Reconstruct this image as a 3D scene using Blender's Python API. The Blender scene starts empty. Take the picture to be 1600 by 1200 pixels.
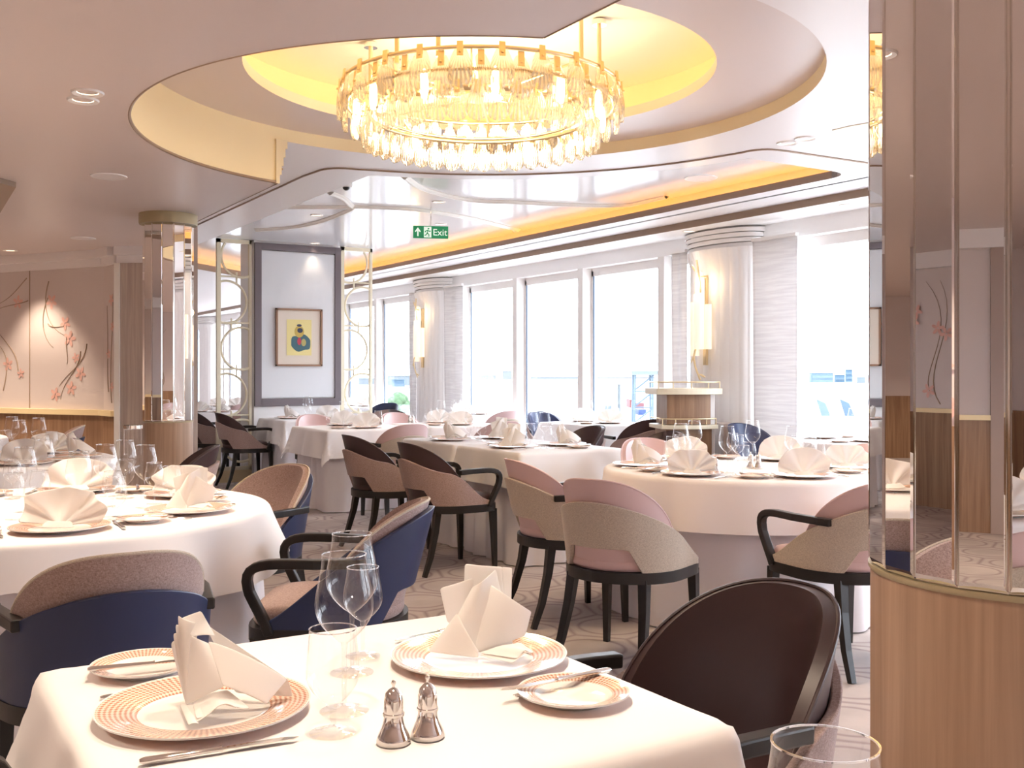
import bpy, math, random
from math import sin, cos, pi, radians, sqrt, atan2
from mathutils import Vector, Matrix
from mathutils.geometry import tessellate_polygon

random.seed(7)
C = bpy.context.scene.collection
SC = bpy.context.scene
# ------------------------------------------------------------------ camera, world, exposure
EYE = 1.28
PHI = radians(31.75)
S_, C_ = sin(PHI), cos(PHI)
cam = bpy.data.cameras.new('camera')
cam.sensor_width = 36.0
cam.lens = 36.0
cam.shift_y = -18.0 / 1600.0
cam.clip_start = 0.05
cam.clip_end = 6000
cam_o = bpy.data.objects.new('camera', cam)
C.objects.link(cam_o)
cam_o.location = (0, 0, EYE)
cam_o.rotation_euler = (pi / 2, 0, -PHI)
SC.camera = cam_o

w = bpy.data.worlds.new('daylight')
SC.world = w
w.use_nodes = True
wn = w.node_tree
bg = wn.nodes['Background']
bg.inputs[0].default_value = (0.83, 0.89, 1.0, 1)
bg.inputs[1].default_value = 8.0
SC.view_settings.view_transform = 'Standard'
SC.view_settings.look = 'None'
SC.view_settings.gamma = 1.0
SC.view_settings.exposure = 0.55
SC.view_settings.use_curve_mapping = False
SC.cycles.use_denoising = True
SC.cycles.max_bounces = 12
SC.cycles.diffuse_bounces = 6
SC.cycles.glossy_bounces = 6
SC.cycles.transmission_bounces = 8
SC.cycles.transparent_max_bounces = 32
SC.cycles.caustics_reflective = False
SC.cycles.caustics_refractive = False
SC.cycles.sample_clamp_indirect = 6.0

def sunlamp():
    l = bpy.data.lights.new('low_sun', 'SUN')
    l.energy = 1.5
    l.angle = radians(4)
    l.color = (1, 0.93, 0.85)
    o = bpy.data.objects.new('low_sun', l)
    C.objects.link(o)
    o.rotation_euler = Vector((-0.80, -0.30, -0.62)).to_track_quat('-Z', 'Y').to_euler()
sunlamp()

WARM = (1.0, 0.81, 0.62)

# ------------------------------------------------------------------ helpers
def rd(r, d):
    return (d * S_ + r * C_, d * C_ - r * S_)

def pix(x, y, z):
    d = 1600.0 * (EYE - z) / (y - 582.0)
    return rd((x - 800) / 1600.0 * d, d)

def to_rd(X, Y):
    return (X * C_ - Y * S_, X * S_ + Y * C_)

class MB:
    def __init__(s):
        s.v = []; s.f = []
    def add(s, vs, fs):
        n = len(s.v)
        s.v += [tuple(p) for p in vs]
        s.f += [tuple(i + n for i in f) for f in fs]
        return s
    def box(s, x0, x1, y0, y1, z0, z1, rot=None, piv=(0, 0, 0)):
        vs = [(x, y, z) for z in (z0, z1) for y in (y0, y1) for x in (x0, x1)]
        if rot is not None:
            M = Matrix.Rotation(rot, 3, 'Z')
            p = Vector(piv)
            vs = [tuple(M @ (Vector(q) - p) + p) for q in vs]
        return s.add(vs, [(0, 2, 3, 1), (4, 5, 7, 6), (0, 1, 5, 4), (2, 6, 7, 3), (0, 4, 6, 2), (1, 3, 7, 5)])
    def tube(s, path, rad, n=10, flat=1.0, up=None, caps=True):
        P = [Vector(p) for p in path]
        if not hasattr(rad, '__len__'):
            rad = [rad] * len(P)
        rings = []
        prev = None
        for i, p in enumerate(P):
            t = (P[min(i + 1, len(P) - 1)] - P[max(i - 1, 0)]).normalized()
            if prev is None:
                a = Vector(up) if up else (Vector((0, 0, 1)) if abs(t.z) < 0.9 else Vector((0, 1, 0)))
            else:
                a = prev
            b = t.cross(a).normalized()
            a = b.cross(t).normalized()
            prev = a
            off = pi / n if n == 4 else 0
            rings.append([p + (a * cos(2 * pi * k / n + off) * flat + b * sin(2 * pi * k / n + off)) * rad[i] for k in range(n)])
        vs = [q for r in rings for q in r]
        fs = []
        for i in range(len(P) - 1):
            for k in range(n):
                k2 = (k + 1) % n
                fs.append((i * n + k, i * n + k2, (i + 1) * n + k2, (i + 1) * n + k))
        if caps:
            fs.append(tuple(range(n - 1, -1, -1)))
            fs.append(tuple((len(P) - 1) * n + k for k in range(n)))
        return s.add(vs, fs)
    def lathe(s, prof, n=32, c=(0, 0, 0), sx=1.0, sy=1.0):
        vs = []; fs = []
        for (r, z) in prof:
            for k in range(n):
                a = 2 * pi * k / n
                vs.append((c[0] + r * cos(a) * sx, c[1] + r * sin(a) * sy, c[2] + z))
        for i in range(len(prof) - 1):
            for k in range(n):
                k2 = (k + 1) % n
                fs.append((i * n + k, i * n + k2, (i + 1) * n + k2, (i + 1) * n + k))
        if prof[0][0] > 1e-6:
            pass
        return s.add(vs, fs)
    def disc(s, r, z, n=32, c=(0, 0), down=False):
        vs = [(c[0] + r * cos(2 * pi * k / n), c[1] + r * sin(2 * pi * k / n), z) for k in range(n)]
        f = tuple(range(n))
        return s.add(vs, [f[::-1] if down else f])
    def grid(s, fn, nu, nv, closed=False):
        vs = [fn(i / nu, j / nv) for j in range(nv + 1) for i in range(nu + (0 if closed else 1))]
        m = nu if closed else nu + 1
        fs = []
        for j in range(nv):
            for i in range(nu):
                i2 = (i + 1) % m if closed else i + 1
                fs.append((j * m + i, j * m + i2, (j + 1) * m + i2, (j + 1) * m + i))
        return s.add(vs, fs)
    def slab(s, fo, fi, nu, nv):
        m = nu + 1
        vo = [fo(i / nu, j / nv) for j in range(nv + 1) for i in range(m)]
        vi = [fi(i / nu, j / nv) for j in range(nv + 1) for i in range(m)]
        N = len(vo)
        fs = []
        for j in range(nv):
            for i in range(nu):
                a, b, c, d = j * m + i, j * m + i + 1, (j + 1) * m + i + 1, (j + 1) * m + i
                fs.append((a, b, c, d)); fs.append((N + d, N + c, N + b, N + a))
        bd = [i for i in range(m)] + [j * m + nu for j in range(1, nv + 1)] + [nv * m + i for i in range(nu - 1, -1, -1)] + [j * m for j in range(nv - 1, 0, -1)]
        for k in range(len(bd)):
            a, b = bd[k], bd[(k + 1) % len(bd)]
            fs.append((b, a, N + a, N + b))
        return s.add(vo + vi, fs)
    def prism(s, pts, z0, z1):
        n = len(pts)
        vs = [(p[0], p[1], z0) for p in pts] + [(p[0], p[1], z1) for p in pts]
        fs = [tuple(range(n - 1, -1, -1)), tuple(range(n, 2 * n))]
        for i in range(n):
            j = (i + 1) % n
            fs.append((i, j, n + j, n + i))
        return s.add(vs, fs)
    def wall(s, pts, z0, z1, closed=False):
        n = len(pts)
        vs = [(p[0], p[1], z0) for p in pts] + [(p[0], p[1], z1) for p in pts]
        fs = []
        for i in range(n if closed else n - 1):
            j = (i + 1) % n
            fs.append((i, j, n + j, n + i))
        return s.add(vs, fs)
    def plane(s, loops, z, t=0.0):
        L = [[Vector((p[0], p[1], 0)) for p in lp] for lp in loops]
        tri = tessellate_polygon(L)
        flat = [p for lp in L for p in lp]
        s.add([(p.x, p.y, z) for p in flat], [tuple(x) for x in tri])
        if t:
            s.add([(p.x, p.y, z + t) for p in flat], [tuple(x) for x in tri])
            for lp in loops:
                s.wall(lp, z, z + t, True)
        return s
    def build(s, name, mat, parent=None, smooth=False, sub=0, bevel=0.0, solid=0.0, angle=None):
        me = bpy.data.meshes.new(name)
        me.from_pydata(s.v, [], s.f)
        me.validate()
        import bmesh
        bm = bmesh.new(); bm.from_mesh(me)
        bmesh.ops.remove_doubles(bm, verts=bm.verts, dist=1e-6)
        bmesh.ops.recalc_face_normals(bm, faces=bm.faces)
        bm.to_mesh(me); bm.free()
        if smooth:
            for p in me.polygons: p.use_smooth = True
            if angle is None: angle = 50
            me.set_sharp_from_angle(angle=radians(angle))
        me.materials.append(mat)
        o = bpy.data.objects.new(name, me)
        C.objects.link(o)
        if parent is not None: o.parent = parent
        if solid:
            m = o.modifiers.new('thickness', 'SOLIDIFY'); m.thickness = solid; m.offset = 0
        if bevel:
            m = o.modifiers.new('bevel', 'BEVEL'); m.width = bevel; m.segments = 2; m.limit_method = 'ANGLE'
        if sub:
            m = o.modifiers.new('subdivision', 'SUBSURF'); m.levels = sub; m.render_levels = sub
        return o

def tag(o, label=None, cat=None, group=None, kind=None):
    if label: o['label'] = label
    if cat: o['category'] = cat
    if group: o['group'] = group
    if kind: o['kind'] = kind
    return o

def struct(o, label=None, cat=None):
    return tag(o, label, cat, None, 'structure')

def empty(name, loc=(0, 0, 0), rz=0.0, label=None, cat=None, group=None):
    o = bpy.data.objects.new(name, None)
    o.empty_display_size = 0.1
    C.objects.link(o)
    o.location = loc
    o.rotation_euler = (0, 0, rz)
    return tag(o, label, cat, group)

def copy_tree(o, parent=None, skip=()):
    c = o.copy()
    C.objects.link(c)
    if parent is not None: c.parent = parent
    for ch in KIDS.get(o.name, []):
        copy_tree(ch, c)
    return c
KIDS = {}
def index_kids(root):
    ch = [x for x in bpy.data.objects if x.parent == root]
    KIDS[root.name] = ch
    for x in ch: index_kids(x)

USED = set()
GROUP = [None]
PL = {'plate': 'charger plates', 'side plate': 'side plates', 'knife': 'knives', 'fork': 'forks', 'glass': 'glasses', 'napkin': 'napkins', 'shaker': 'silver shakers', 'chair': 'dining chairs', 'ceiling light': 'ceiling downlights'}
def place(proto, loc, rz, label, cat=None, group=None, hide=None):
    """first call moves the prototype itself, later calls copy the whole tree"""
    if proto.name not in USED:
        USED.add(proto.name)
        index_kids(proto)
        o = proto
    else:
        o = copy_tree(proto)
    o.location = loc
    o.rotation_euler = (0, 0, rz)
    if group is None and cat in PL: group = PL[cat] + (' on ' + GROUP[0] if GROUP[0] and cat != 'chair' else '')
    tag(o, label, cat, group)
    return o

# ------------------------------------------------------------------ materials
def mat(name, col, rough=0.5, metal=0.0, spec=0.5, emit=None, es=0.0, sheen=0.0, trans=0.0, coat=0.0, ior=1.5):
    m = bpy.data.materials.new(name)
    m.use_nodes = True
    b = m.node_tree.nodes['Principled BSDF']
    b.inputs['Base Color'].default_value = (*col, 1)
    b.inputs['Roughness'].default_value = rough
    b.inputs['Metallic'].default_value = metal
    b.inputs['Specular IOR Level'].default_value = spec
    b.inputs['IOR'].default_value = ior
    b.inputs['Coat Weight'].default_value = coat
    b.inputs['Sheen Weight'].default_value = sheen
    b.inputs['Transmission Weight'].default_value = trans
    if emit:
        b.inputs['Emission Color'].default_value = (*emit, 1)
        b.inputs['Emission Strength'].default_value = es
    return m

def N(m, t, **kw):
    n = m.node_tree.nodes.new(t)
    for k, v in kw.items():
        if k.startswith('i_'):
            n.inputs[k[2:].replace('_', ' ')].default_value = v
        else:
            setattr(n, k, v)
    return n

def L(m, a, b):
    m.node_tree.links.new(a, b)

def ramp(m, src, stops):
    r = N(m, 'ShaderNodeValToRGB')
    while len(r.color_ramp.elements) < len(stops): r.color_ramp.elements.new(0.5)
    for e, (p, c) in zip(r.color_ramp.elements, stops):
        e.position = p; e.color = (*c, 1)
    L(m, src, r.inputs[0])
    return r.outputs[0]

def math_(m, op, a, b=None, c=None):
    n = N(m, 'ShaderNodeMath', operation=op)
    for i, x in enumerate((a, b, c)):
        if x is None: continue
        if isinstance(x, (int, float)): n.inputs[i].default_value = x
        else: L(m, x, n.inputs[i])
    return n.outputs[0]

def bump(m, src, st=0.3, dist=0.002):
    b = N(m, 'ShaderNodeBump'); b.inputs['Strength'].default_value = st; b.inputs['Distance'].default_value = dist
    L(m, src, b.inputs['Height'])
    L(m, b.outputs[0], m.node_tree.nodes['Principled BSDF'].inputs['Normal'])

def woven(name, c1, c2, scale=420, rough=0.9):
    m = mat(name, c1, rough, spec=0.2, sheen=0.25)
    tc = N(m, 'ShaderNodeTexCoord')
    mp = N(m, 'ShaderNodeMapping'); mp.inputs['Scale'].default_value = (1, 1, 3.5)
    L(m, tc.outputs['Object'], mp.inputs[0])
    n1 = N(m, 'ShaderNodeTexNoise'); n1.inputs['Scale'].default_value = scale * .35; n1.inputs['Detail'].default_value = 3
    L(m, mp.outputs[0], n1.inputs[0])
    mp2 = N(m, 'ShaderNodeMapping'); mp2.inputs['Scale'].default_value = (3.5, 3.5, 1)
    L(m, tc.outputs['Object'], mp2.inputs[0])
    n2 = N(m, 'ShaderNodeTexNoise'); n2.inputs['Scale'].default_value = scale * .35; n2.inputs['Detail'].default_value = 3
    L(m, mp2.outputs[0], n2.inputs[0])
    s = math_(m, 'MULTIPLY', math_(m, 'ADD', n1.outputs[0], n2.outputs[0]), 0.5)
    L(m, ramp(m, s, [(0.36, c2), (0.62, c1)]), m.node_tree.nodes['Principled BSDF'].inputs['Base Color'])
    bump(m, s, 0.35, 0.001)
    return m

def wood(name, c1, c2, axis='Z', rough=0.45, scale=9.0):
    m = mat(name, c1, rough, spec=0.4)
    tc = N(m, 'ShaderNodeTexCoord')
    mp = N(m, 'ShaderNodeMapping')
    sc = {'Z': (scale * 5, scale * 5, 1.0), 'X': (1.0, scale * 5, scale * 5)}[axis]
    mp.inputs['Scale'].default_value = sc
    L(m, tc.outputs['Object'], mp.inputs[0])
    n1 = N(m, 'ShaderNodeTexNoise'); n1.inputs['Scale'].default_value = 1.0; n1.inputs['Detail'].default_value = 6; n1.inputs['Roughness'].default_value = .6; n1.inputs['Distortion'].default_value = .6
    L(m, mp.outputs[0], n1.inputs[0])
    L(m, ramp(m, n1.outputs[0], [(0.32, c2), (0.5, tuple((a + b) / 2 for a, b in zip(c1, c2))), (0.66, c1)]), m.node_tree.nodes['Principled BSDF'].inputs['Base Color'])
    bump(m, n1.outputs[0], 0.08, 0.001)
    return m

def thin_glass(name, tint=(1, 1, 1), base=0.04, power=3.0, edge=0.75, rough=0.0, absorb=0.0):
    m = bpy.data.materials.new(name)
    m.use_nodes = True
    nt = m.node_tree
    nt.nodes.remove(nt.nodes['Principled BSDF'])
    out = nt.nodes['Material Output']
    tr = N(m, 'ShaderNodeBsdfTransparent'); tr.inputs[0].default_value = (*tint, 1)
    gl = N(m, 'ShaderNodeBsdfGlossy'); gl.inputs['Roughness'].default_value = rough; gl.inputs[0].default_value = (1, 1, 1, 1)
    lw = N(m, 'ShaderNodeLayerWeight'); lw.inputs[0].default_value = 0.5
    p = math_(m, 'POWER', lw.outputs['Facing'], power)
    f = math_(m, 'MULTIPLY_ADD', p, edge, base)
    mx = N(m, 'ShaderNodeMixShader')
    L(m, f, mx.inputs[0]); L(m, tr.outputs[0], mx.inputs[1]); L(m, gl.outputs[0], mx.inputs[2])
    L(m, mx.outputs[0], out.inputs[0])
    return m

M = {}
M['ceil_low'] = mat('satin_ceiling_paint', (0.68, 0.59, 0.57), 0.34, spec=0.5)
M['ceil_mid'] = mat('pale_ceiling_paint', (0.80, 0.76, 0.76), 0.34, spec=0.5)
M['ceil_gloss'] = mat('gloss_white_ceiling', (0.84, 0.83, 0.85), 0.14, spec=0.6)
M['white'] = mat('white_paint', (0.86, 0.84, 0.83), 0.4)
M['moulding'] = mat('cream_moulding', (0.86, 0.82, 0.76), 0.4)
M['bronze'] = mat('bronze_trim', (0.30, 0.21, 0.15), 0.4, metal=0.3)
M['gold'] = mat('champagne_gold', (0.80, 0.66, 0.42), 0.3, metal=1.0)
M['palegold'] = mat('pale_gold_lacquer', (0.80, 0.73, 0.55), 0.4)
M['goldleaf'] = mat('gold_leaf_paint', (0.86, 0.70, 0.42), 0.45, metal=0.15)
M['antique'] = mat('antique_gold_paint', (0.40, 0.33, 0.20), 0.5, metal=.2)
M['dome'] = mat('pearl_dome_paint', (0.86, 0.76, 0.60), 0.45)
M['mirror'] = mat('mirror', (0.93, 0.92, 0.91), 0.0, metal=1.0)
M['mirror_edge'] = mat('bevelled_mirror_edge', (0.75, 0.72, 0.66), 0.08, metal=1.0)
M['silver'] = mat('polished_silver', (0.90, 0.87, 0.83), 0.08, metal=1.0)
M['blackwood'] = mat('black_lacquered_wood', (0.018, 0.015, 0.014), 0.35, spec=0.4)
M['dark_leather'] = mat('aubergine_leather', (0.050, 0.026, 0.026), 0.38, spec=0.45)
M['navy_leather'] = mat('navy_leather', (0.020, 0.030, 0.085), 0.36, spec=0.5)
M['pink_leather'] = mat('rose_leather', (0.68, 0.49, 0.48), 0.45, spec=0.4)
M['mauve'] = woven('mauve_tweed', (0.47, 0.35, 0.32), (0.25, 0.165, 0.15))
M['beige'] = woven('beige_tweed', (0.64, 0.56, 0.46), (0.42, 0.35, 0.28))
M['cloth'] = mat('white_table_linen', (0.88, 0.86, 0.86), 0.8, spec=0.2, sheen=0.1)
M['skirt'] = mat('white_skirt_linen', (0.88, 0.85, 0.88), 0.85, spec=0.2)
M['napkin'] = mat('starched_napkin_linen', (0.93, 0.91, 0.89), 0.8, spec=0.2)
M['oak'] = wood('oak_veneer', (0.44, 0.29, 0.195), (0.30, 0.185, 0.12), scale=7)
M['walnut'] = wood('walnut_veneer', (0.36, 0.22, 0.13), (0.22, 0.12, 0.07), scale=5)
M['greywood'] = wood('grey_washed_oak', (0.52, 0.43, 0.37), (0.38, 0.30, 0.26), scale=6)
M['panel'] = mat('lilac_grey_wall_panel', (0.64, 0.56, 0.54), 0.6)
M['mauvewall'] = mat('taupe_wall', (0.40, 0.31, 0.28), 0.6)
M['blossom'] = mat('coral_blossom_paint', (0.72, 0.43, 0.37), 0.6)
M['twig'] = mat('brown_twig_paint', (0.33, 0.24, 0.17), 0.6)
M['picture_field'] = mat('pale_fabric_panel', (0.72, 0.73, 0.75), 0.7)
M['slate'] = mat('slate_frame', (0.16, 0.13, 0.14), 0.5)
M['frame_oak'] = mat('thin_oak_frame', (0.30, 0.16, 0.09), 0.5)
M['mat_board'] = mat('cream_mount_board', (0.75, 0.66, 0.56), 0.8)
M['glass'] = thin_glass('table_glass', (0.995, 0.995, 0.995), 0.03, 3.6, 0.65)
M['pane'] = thin_glass('window_glass', (0.97, 0.985, 0.99), 0.03, 4.0, 0.5)
M['winframe'] = mat('window_frame_white', (0.80, 0.76, 0.73), 0.45)
M['winseal'] = mat('window_seal_blue_grey', (0.10, 0.16, 0.24), 0.5)
M['led'] = mat('amber_led_strip', (1, .6, .2), 0.5, emit=(1.0, 0.50, 0.13), es=6.5)
M['ledwarm'] = mat('warm_led_strip', (1, .7, .4), 0.5, emit=(1.0, 0.62, 0.30), es=3.6)
M['bulb'] = mat('glowing_lamp', (1, .9, .7), 0.5, emit=(1.0, 0.74, 0.42), es=20.0)
M['downlamp'] = mat('downlight_lamp', (1, .9, .8), 0.5, emit=(1.0, 0.74, 0.48), es=7.0)
M['shade'] = mat('lit_glass_shade', (.9, .84, .75), 0.5, emit=(1.0, 0.78, 0.55), es=0.42)
M['exit_green'] = mat('exit_sign_green', (0.015, 0.22, 0.09), 0.4, emit=(0.01, 0.28, 0.10), es=0.25)
M['exit_white'] = mat('exit_sign_white', (0.85, 0.9, 0.85), 0.4, emit=(.8, 1, .8), es=0.4)

# crystals
def crystal_mat():
    m = bpy.data.materials.new('ribbed_crystal')
    m.use_nodes = True
    nt = m.node_tree
    nt.nodes.remove(nt.nodes['Principled BSDF'])
    out = nt.nodes['Material Output']
    tr = N(m, 'ShaderNodeBsdfTransparent'); tr.inputs[0].default_value = (.97, .93, .86, 1)
    gl = N(m, 'ShaderNodeBsdfGlossy'); gl.inputs['Roughness'].default_value = 0.08
    tl = N(m, 'ShaderNodeBsdfTranslucent'); tl.inputs[0].default_value = (.50, .46, .40, 1)
    # moulded shell ribs fan out from the hanging point
    tc = N(m, 'ShaderNodeTexCoord')
    sp = N(m, 'ShaderNodeSeparateXYZ'); L(m, tc.outputs['Object'], sp.inputs[0])
    an = math_(m, 'ARCTAN2', sp.outputs['X'], math_(m, 'MULTIPLY', sp.outputs['Z'], -1))
    rb = math_(m, 'SINE', math_(m, 'MULTIPLY', an, 46.0))
    fr = math_(m, 'MULTIPLY_ADD', rb, 0.34, 0.40)
    fr.node.use_clamp = True
    m1 = N(m, 'ShaderNodeMixShader'); m2 = N(m, 'ShaderNodeMixShader')
    m1.inputs[0].default_value = 0.5
    L(m, gl.outputs[0], m1.inputs[1]); L(m, tl.outputs[0], m1.inputs[2])
    L(m, fr, m2.inputs[0]); L(m, tr.outputs[0], m2.inputs[1]); L(m, m1.outputs[0], m2.inputs[2])
    L(m, m2.outputs[0], out.inputs[0])
    return m
M['crystal'] = crystal_mat()

def translucent(m, amount, col):
    tl = N(m, 'ShaderNodeBsdfTranslucent'); tl.inputs[0].default_value = (*col, 1)
    mx = N(m, 'ShaderNodeMixShader'); mx.inputs[0].default_value = amount
    L(m, m.node_tree.nodes['Principled BSDF'].outputs[0], mx.inputs[1]); L(m, tl.outputs[0], mx.inputs[2])
    L(m, mx.outputs[0], m.node_tree.nodes['Material Output'].inputs[0])
translucent(M['napkin'], .30, (.93, .90, .86))
translucent(M['skirt'], .12, (.88, .84, .86))
def carpet_mat():
    m = mat('patterned_carpet', (0.5, 0.42, 0.38), 0.95, spec=0.1)
    tc = N(m, 'ShaderNodeTexCoord')
    mp = N(m, 'ShaderNodeMapping'); k = 1 / 0.44
    mp.inputs['Scale'].default_value = (k, k, k)
    mp.inputs['Rotation'].default_value = (0, 0, radians(20))
    L(m, tc.outputs['Object'], mp.inputs[0])
    sp = N(m, 'ShaderNodeSeparateXYZ'); L(m, mp.outputs[0], sp.inputs[0])
    def hexd(ox, oy):
        a = math_(m, 'SUBTRACT', math_(m, 'MODULO', math_(m, 'ADD', sp.outputs[0], 100.0 + ox), 1.0), .5)
        b = math_(m, 'SUBTRACT', math_(m, 'MODULO', math_(m, 'ADD', sp.outputs[1], 173.2050808 + oy), 1.7320508), .8660254)
        return math_(m, 'SQRT', math_(m, 'ADD', math_(m, 'MULTIPLY', a, a), math_(m, 'MULTIPLY', b, b))), a, b
    d1, a1, b1 = hexd(0, 0); d2, a2, b2 = hexd(.5, .8660254)
    d = math_(m, 'MINIMUM', d1, d2)
    ring = math_(m, 'SUBTRACT', 1.0, math_(m, 'MULTIPLY', math_(m, 'ABSOLUTE', math_(m, 'SUBTRACT', d, 0.37)), 26.0))
    ring.node.use_clamp = True
    # cell borders between rings
    def hexmax(a, b):
        a = math_(m, 'ABSOLUTE', a); b = math_(m, 'ABSOLUTE', b)
        return math_(m, 'MAXIMUM', a, math_(m, 'ADD', math_(m, 'MULTIPLY', a, .5), math_(m, 'MULTIPLY', b, .8660254)))
    e = math_(m, 'MINIMUM', hexmax(a1, b1), hexmax(a2, b2))
    edge = math_(m, 'SUBTRACT', 1.0, math_(m, 'MULTIPLY', math_(m, 'SUBTRACT', .5, e), 22.0))
    edge.node.use_clamp = True
    out = math_(m, 'GREATER_THAN', d, .40)
    edge = math_(m, 'MULTIPLY', edge, out)
    pat = math_(m, 'MAXIMUM', ring, edge)
    nz = N(m, 'ShaderNodeTexNoise'); nz.inputs['Scale'].default_value = 3.0; nz.inputs['Detail'].default_value = 4
    L(m, tc.outputs['Object'], nz.inputs[0])
    base = ramp(m, nz.outputs[0], [(.35, (0.47, 0.42, 0.41)), (.65, (0.59, 0.53, 0.51))])
    mx = N(m, 'ShaderNodeMix', data_type='RGBA')
    L(m, math_(m, 'MULTIPLY', pat, .8), mx.inputs[0]); L(m, base, mx.inputs[6]); mx.inputs[7].default_value = (0.30, 0.235, 0.245, 1)
    L(m, mx.outputs[2], m.node_tree.nodes['Principled BSDF'].inputs['Base Color'])
    n2 = N(m, 'ShaderNodeTexNoise'); n2.inputs['Scale'].default_value = 350.0
    L(m, tc.outputs['Object'], n2.inputs[0])
    bump(m, n2.outputs[0], .5, .003)
    return m
M['carpet'] = carpet_mat()

def plate_mat(name, r0, r1, n_ang, n_r):
    m = mat(name, (0.9, 0.88, 0.84), 0.12, spec=0.6, coat=0.3)
    tc = N(m, 'ShaderNodeTexCoord')
    sp = N(m, 'ShaderNodeSeparateXYZ'); L(m, tc.outputs['Object'], sp.inputs[0])
    r = math_(m, 'SQRT', math_(m, 'ADD', math_(m, 'MULTIPLY', sp.outputs[0], sp.outputs[0]), math_(m, 'MULTIPLY', sp.outputs[1], sp.outputs[1])))
    a = math_(m, 'ARCTAN2', sp.outputs[1], sp.outputs[0])
    q = math_(m, 'MULTIPLY', r, n_r * 2 * pi / (r1 - r0) / 2)
    s1 = math_(m, 'SINE', math_(m, 'MULTIPLY_ADD', a, n_ang, q))
    s2 = math_(m, 'SINE', math_(m, 'SUBTRACT', math_(m, 'MULTIPLY', a, n_ang), q))
    p = math_(m, 'MULTIPLY', s1, s2)
    rim = math_(m, 'MULTIPLY', math_(m, 'GREATER_THAN', r, r0), math_(m, 'LESS_THAN', r, r1))
    pc = ramp(m, math_(m, 'MULTIPLY_ADD', p, .5, .5), [(.30, (0.50, 0.21, 0.13)), (.62, (0.86, 0.68, 0.56))])
    mx = N(m, 'ShaderNodeMix', data_type='RGBA')
    L(m, rim, mx.inputs[0]); mx.inputs[6].default_value = (0.90, 0.88, 0.84, 1); L(m, pc, mx.inputs[7])
    L(m, mx.outputs[2], m.node_tree.nodes['Principled BSDF'].inputs['Base Color'])
    return m
M['plate'] = plate_mat('charger_plate_glaze', .098, .157, 52, 8)
M['sideplate'] = plate_mat('side_plate_glaze', .062, .088, 38, 4.5)

def curtain_mat():
    m = mat('rippled_cream_curtain', (0.80, 0.78, 0.76), 0.8, spec=0.2)
    m.node_tree.nodes['Principled BSDF'].inputs['Transmission Weight'].default_value = 0
    tc = N(m, 'ShaderNodeTexCoord')
    mp = N(m, 'ShaderNodeMapping'); mp.inputs['Scale'].default_value = (2.5, 2.5, 45)
    L(m, tc.outputs['Object'], mp.inputs[0])
    n = N(m, 'ShaderNodeTexNoise'); n.inputs['Scale'].default_value = 1.0; n.inputs['Detail'].default_value = 2
    L(m, mp.outputs[0], n.inputs[0])
    L(m, ramp(m, n.outputs[0], [(.4, (0.78, 0.76, 0.76)), (.6, (0.90, 0.89, 0.88))]), m.node_tree.nodes['Principled BSDF'].inputs['Base Color'])
    bump(m, n.outputs[0], .5, .01)
    tl = N(m, 'ShaderNodeBsdfTranslucent'); tl.inputs[0].default_value = (.80, .78, .78, 1)
    mx = N(m, 'ShaderNodeMixShader'); mx.inputs[0].default_value = .28
    L(m, m.node_tree.nodes['Principled BSDF'].outputs[0], mx.inputs[1]); L(m, tl.outputs[0], mx.inputs[2])
    L(m, mx.outputs[0], m.node_tree.nodes['Material Output'].inputs[0])
    return m
M['curtain'] = curtain_mat()

# ------------------------------------------------------------------ room shell
ZA, ZB, ZD, ZC = 2.42, 2.685, 2.76, 2.84
W = 6.9
CX, CY = 2.56, 4.43
RO, RI = 1.65, 1.155
XL = 2.0
YN, YF, XW = -5.0, 33.0, -6.5     # near, far, left bounds

def arc(cx, cy, r, a0, a1, n=48):
    return [(cx + r * cos(a0 + (a1 - a0) * i / n), cy + r * sin(a0 + (a1 - a0) * i / n)) for i in range(n + 1)]

fl = MB().box(XW, W + .4, YN, YF, -.1, 0).build('floor', M['carpet']); struct(fl)

# low ceiling on the left, cut by the big circle
aL = math.acos((XL - CX) / RO)
XLN, XLF = 1.925, 2.045
aN, aF = math.acos((XLN - CX) / RO), math.acos((XLF - CX) / RO)
YLN, YLF = CY - RO * sin(aN), CY + RO * sin(aF)
outA = [(XW, YN), (XLN, YN)] + arc(CX, CY, RO, 2 * pi - aN, aF, 64) + [(XLF, YF), (XW, YF)]
cA = MB().plane([outA], ZA)
cA.wall([(XLN, YN), (XLN, YLN)], ZA, ZB + .01)
cA.wall([(XLF, YLF), (XLF, YF)], ZA, ZB + .01)
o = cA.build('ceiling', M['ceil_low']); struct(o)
# thin bronze edge of the low ceiling
e = MB()
def strip(mb, pts, z0, z1, t=.012):
    mb.wall(pts, z0, z1)
    for i in range(len(pts) - 1):
        pass
e.tube([(XLN + .004, YN, ZA + .006), (XLN + .004, YLN, ZA + .006)], .009, 6)
e.tube([(XLF + .004, YLF, ZA + .006), (XLF + .004, 22, ZA + .006)], .009, 6)
e.tube([(x, y, ZA + .006) for x, y in arc(CX, CY, RO - .003, 2 * pi - aN, aF, 80)], .009, 6)
# second step line on the fascia
e.tube([(XLF + .03, YLF, ZA + .09), (XLF + .03, 22, ZA + .09)], .008, 6)
o = e.build('trim_1', M['bronze'], smooth=True); struct(o)
# circle drum wall
d = MB()
d.wall(arc(CX, CY, RO, 2 * pi - aN, aF, 80), ZA, ZD + .02)
d.wall(arc(CX, CY, RO, -aN, aF, 80), ZB, ZD + .02)
o = d.build('wall_drum', mat('straw_gold_drum', (0.84, 0.73, 0.49), .5), smooth=True); struct(o)
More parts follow.
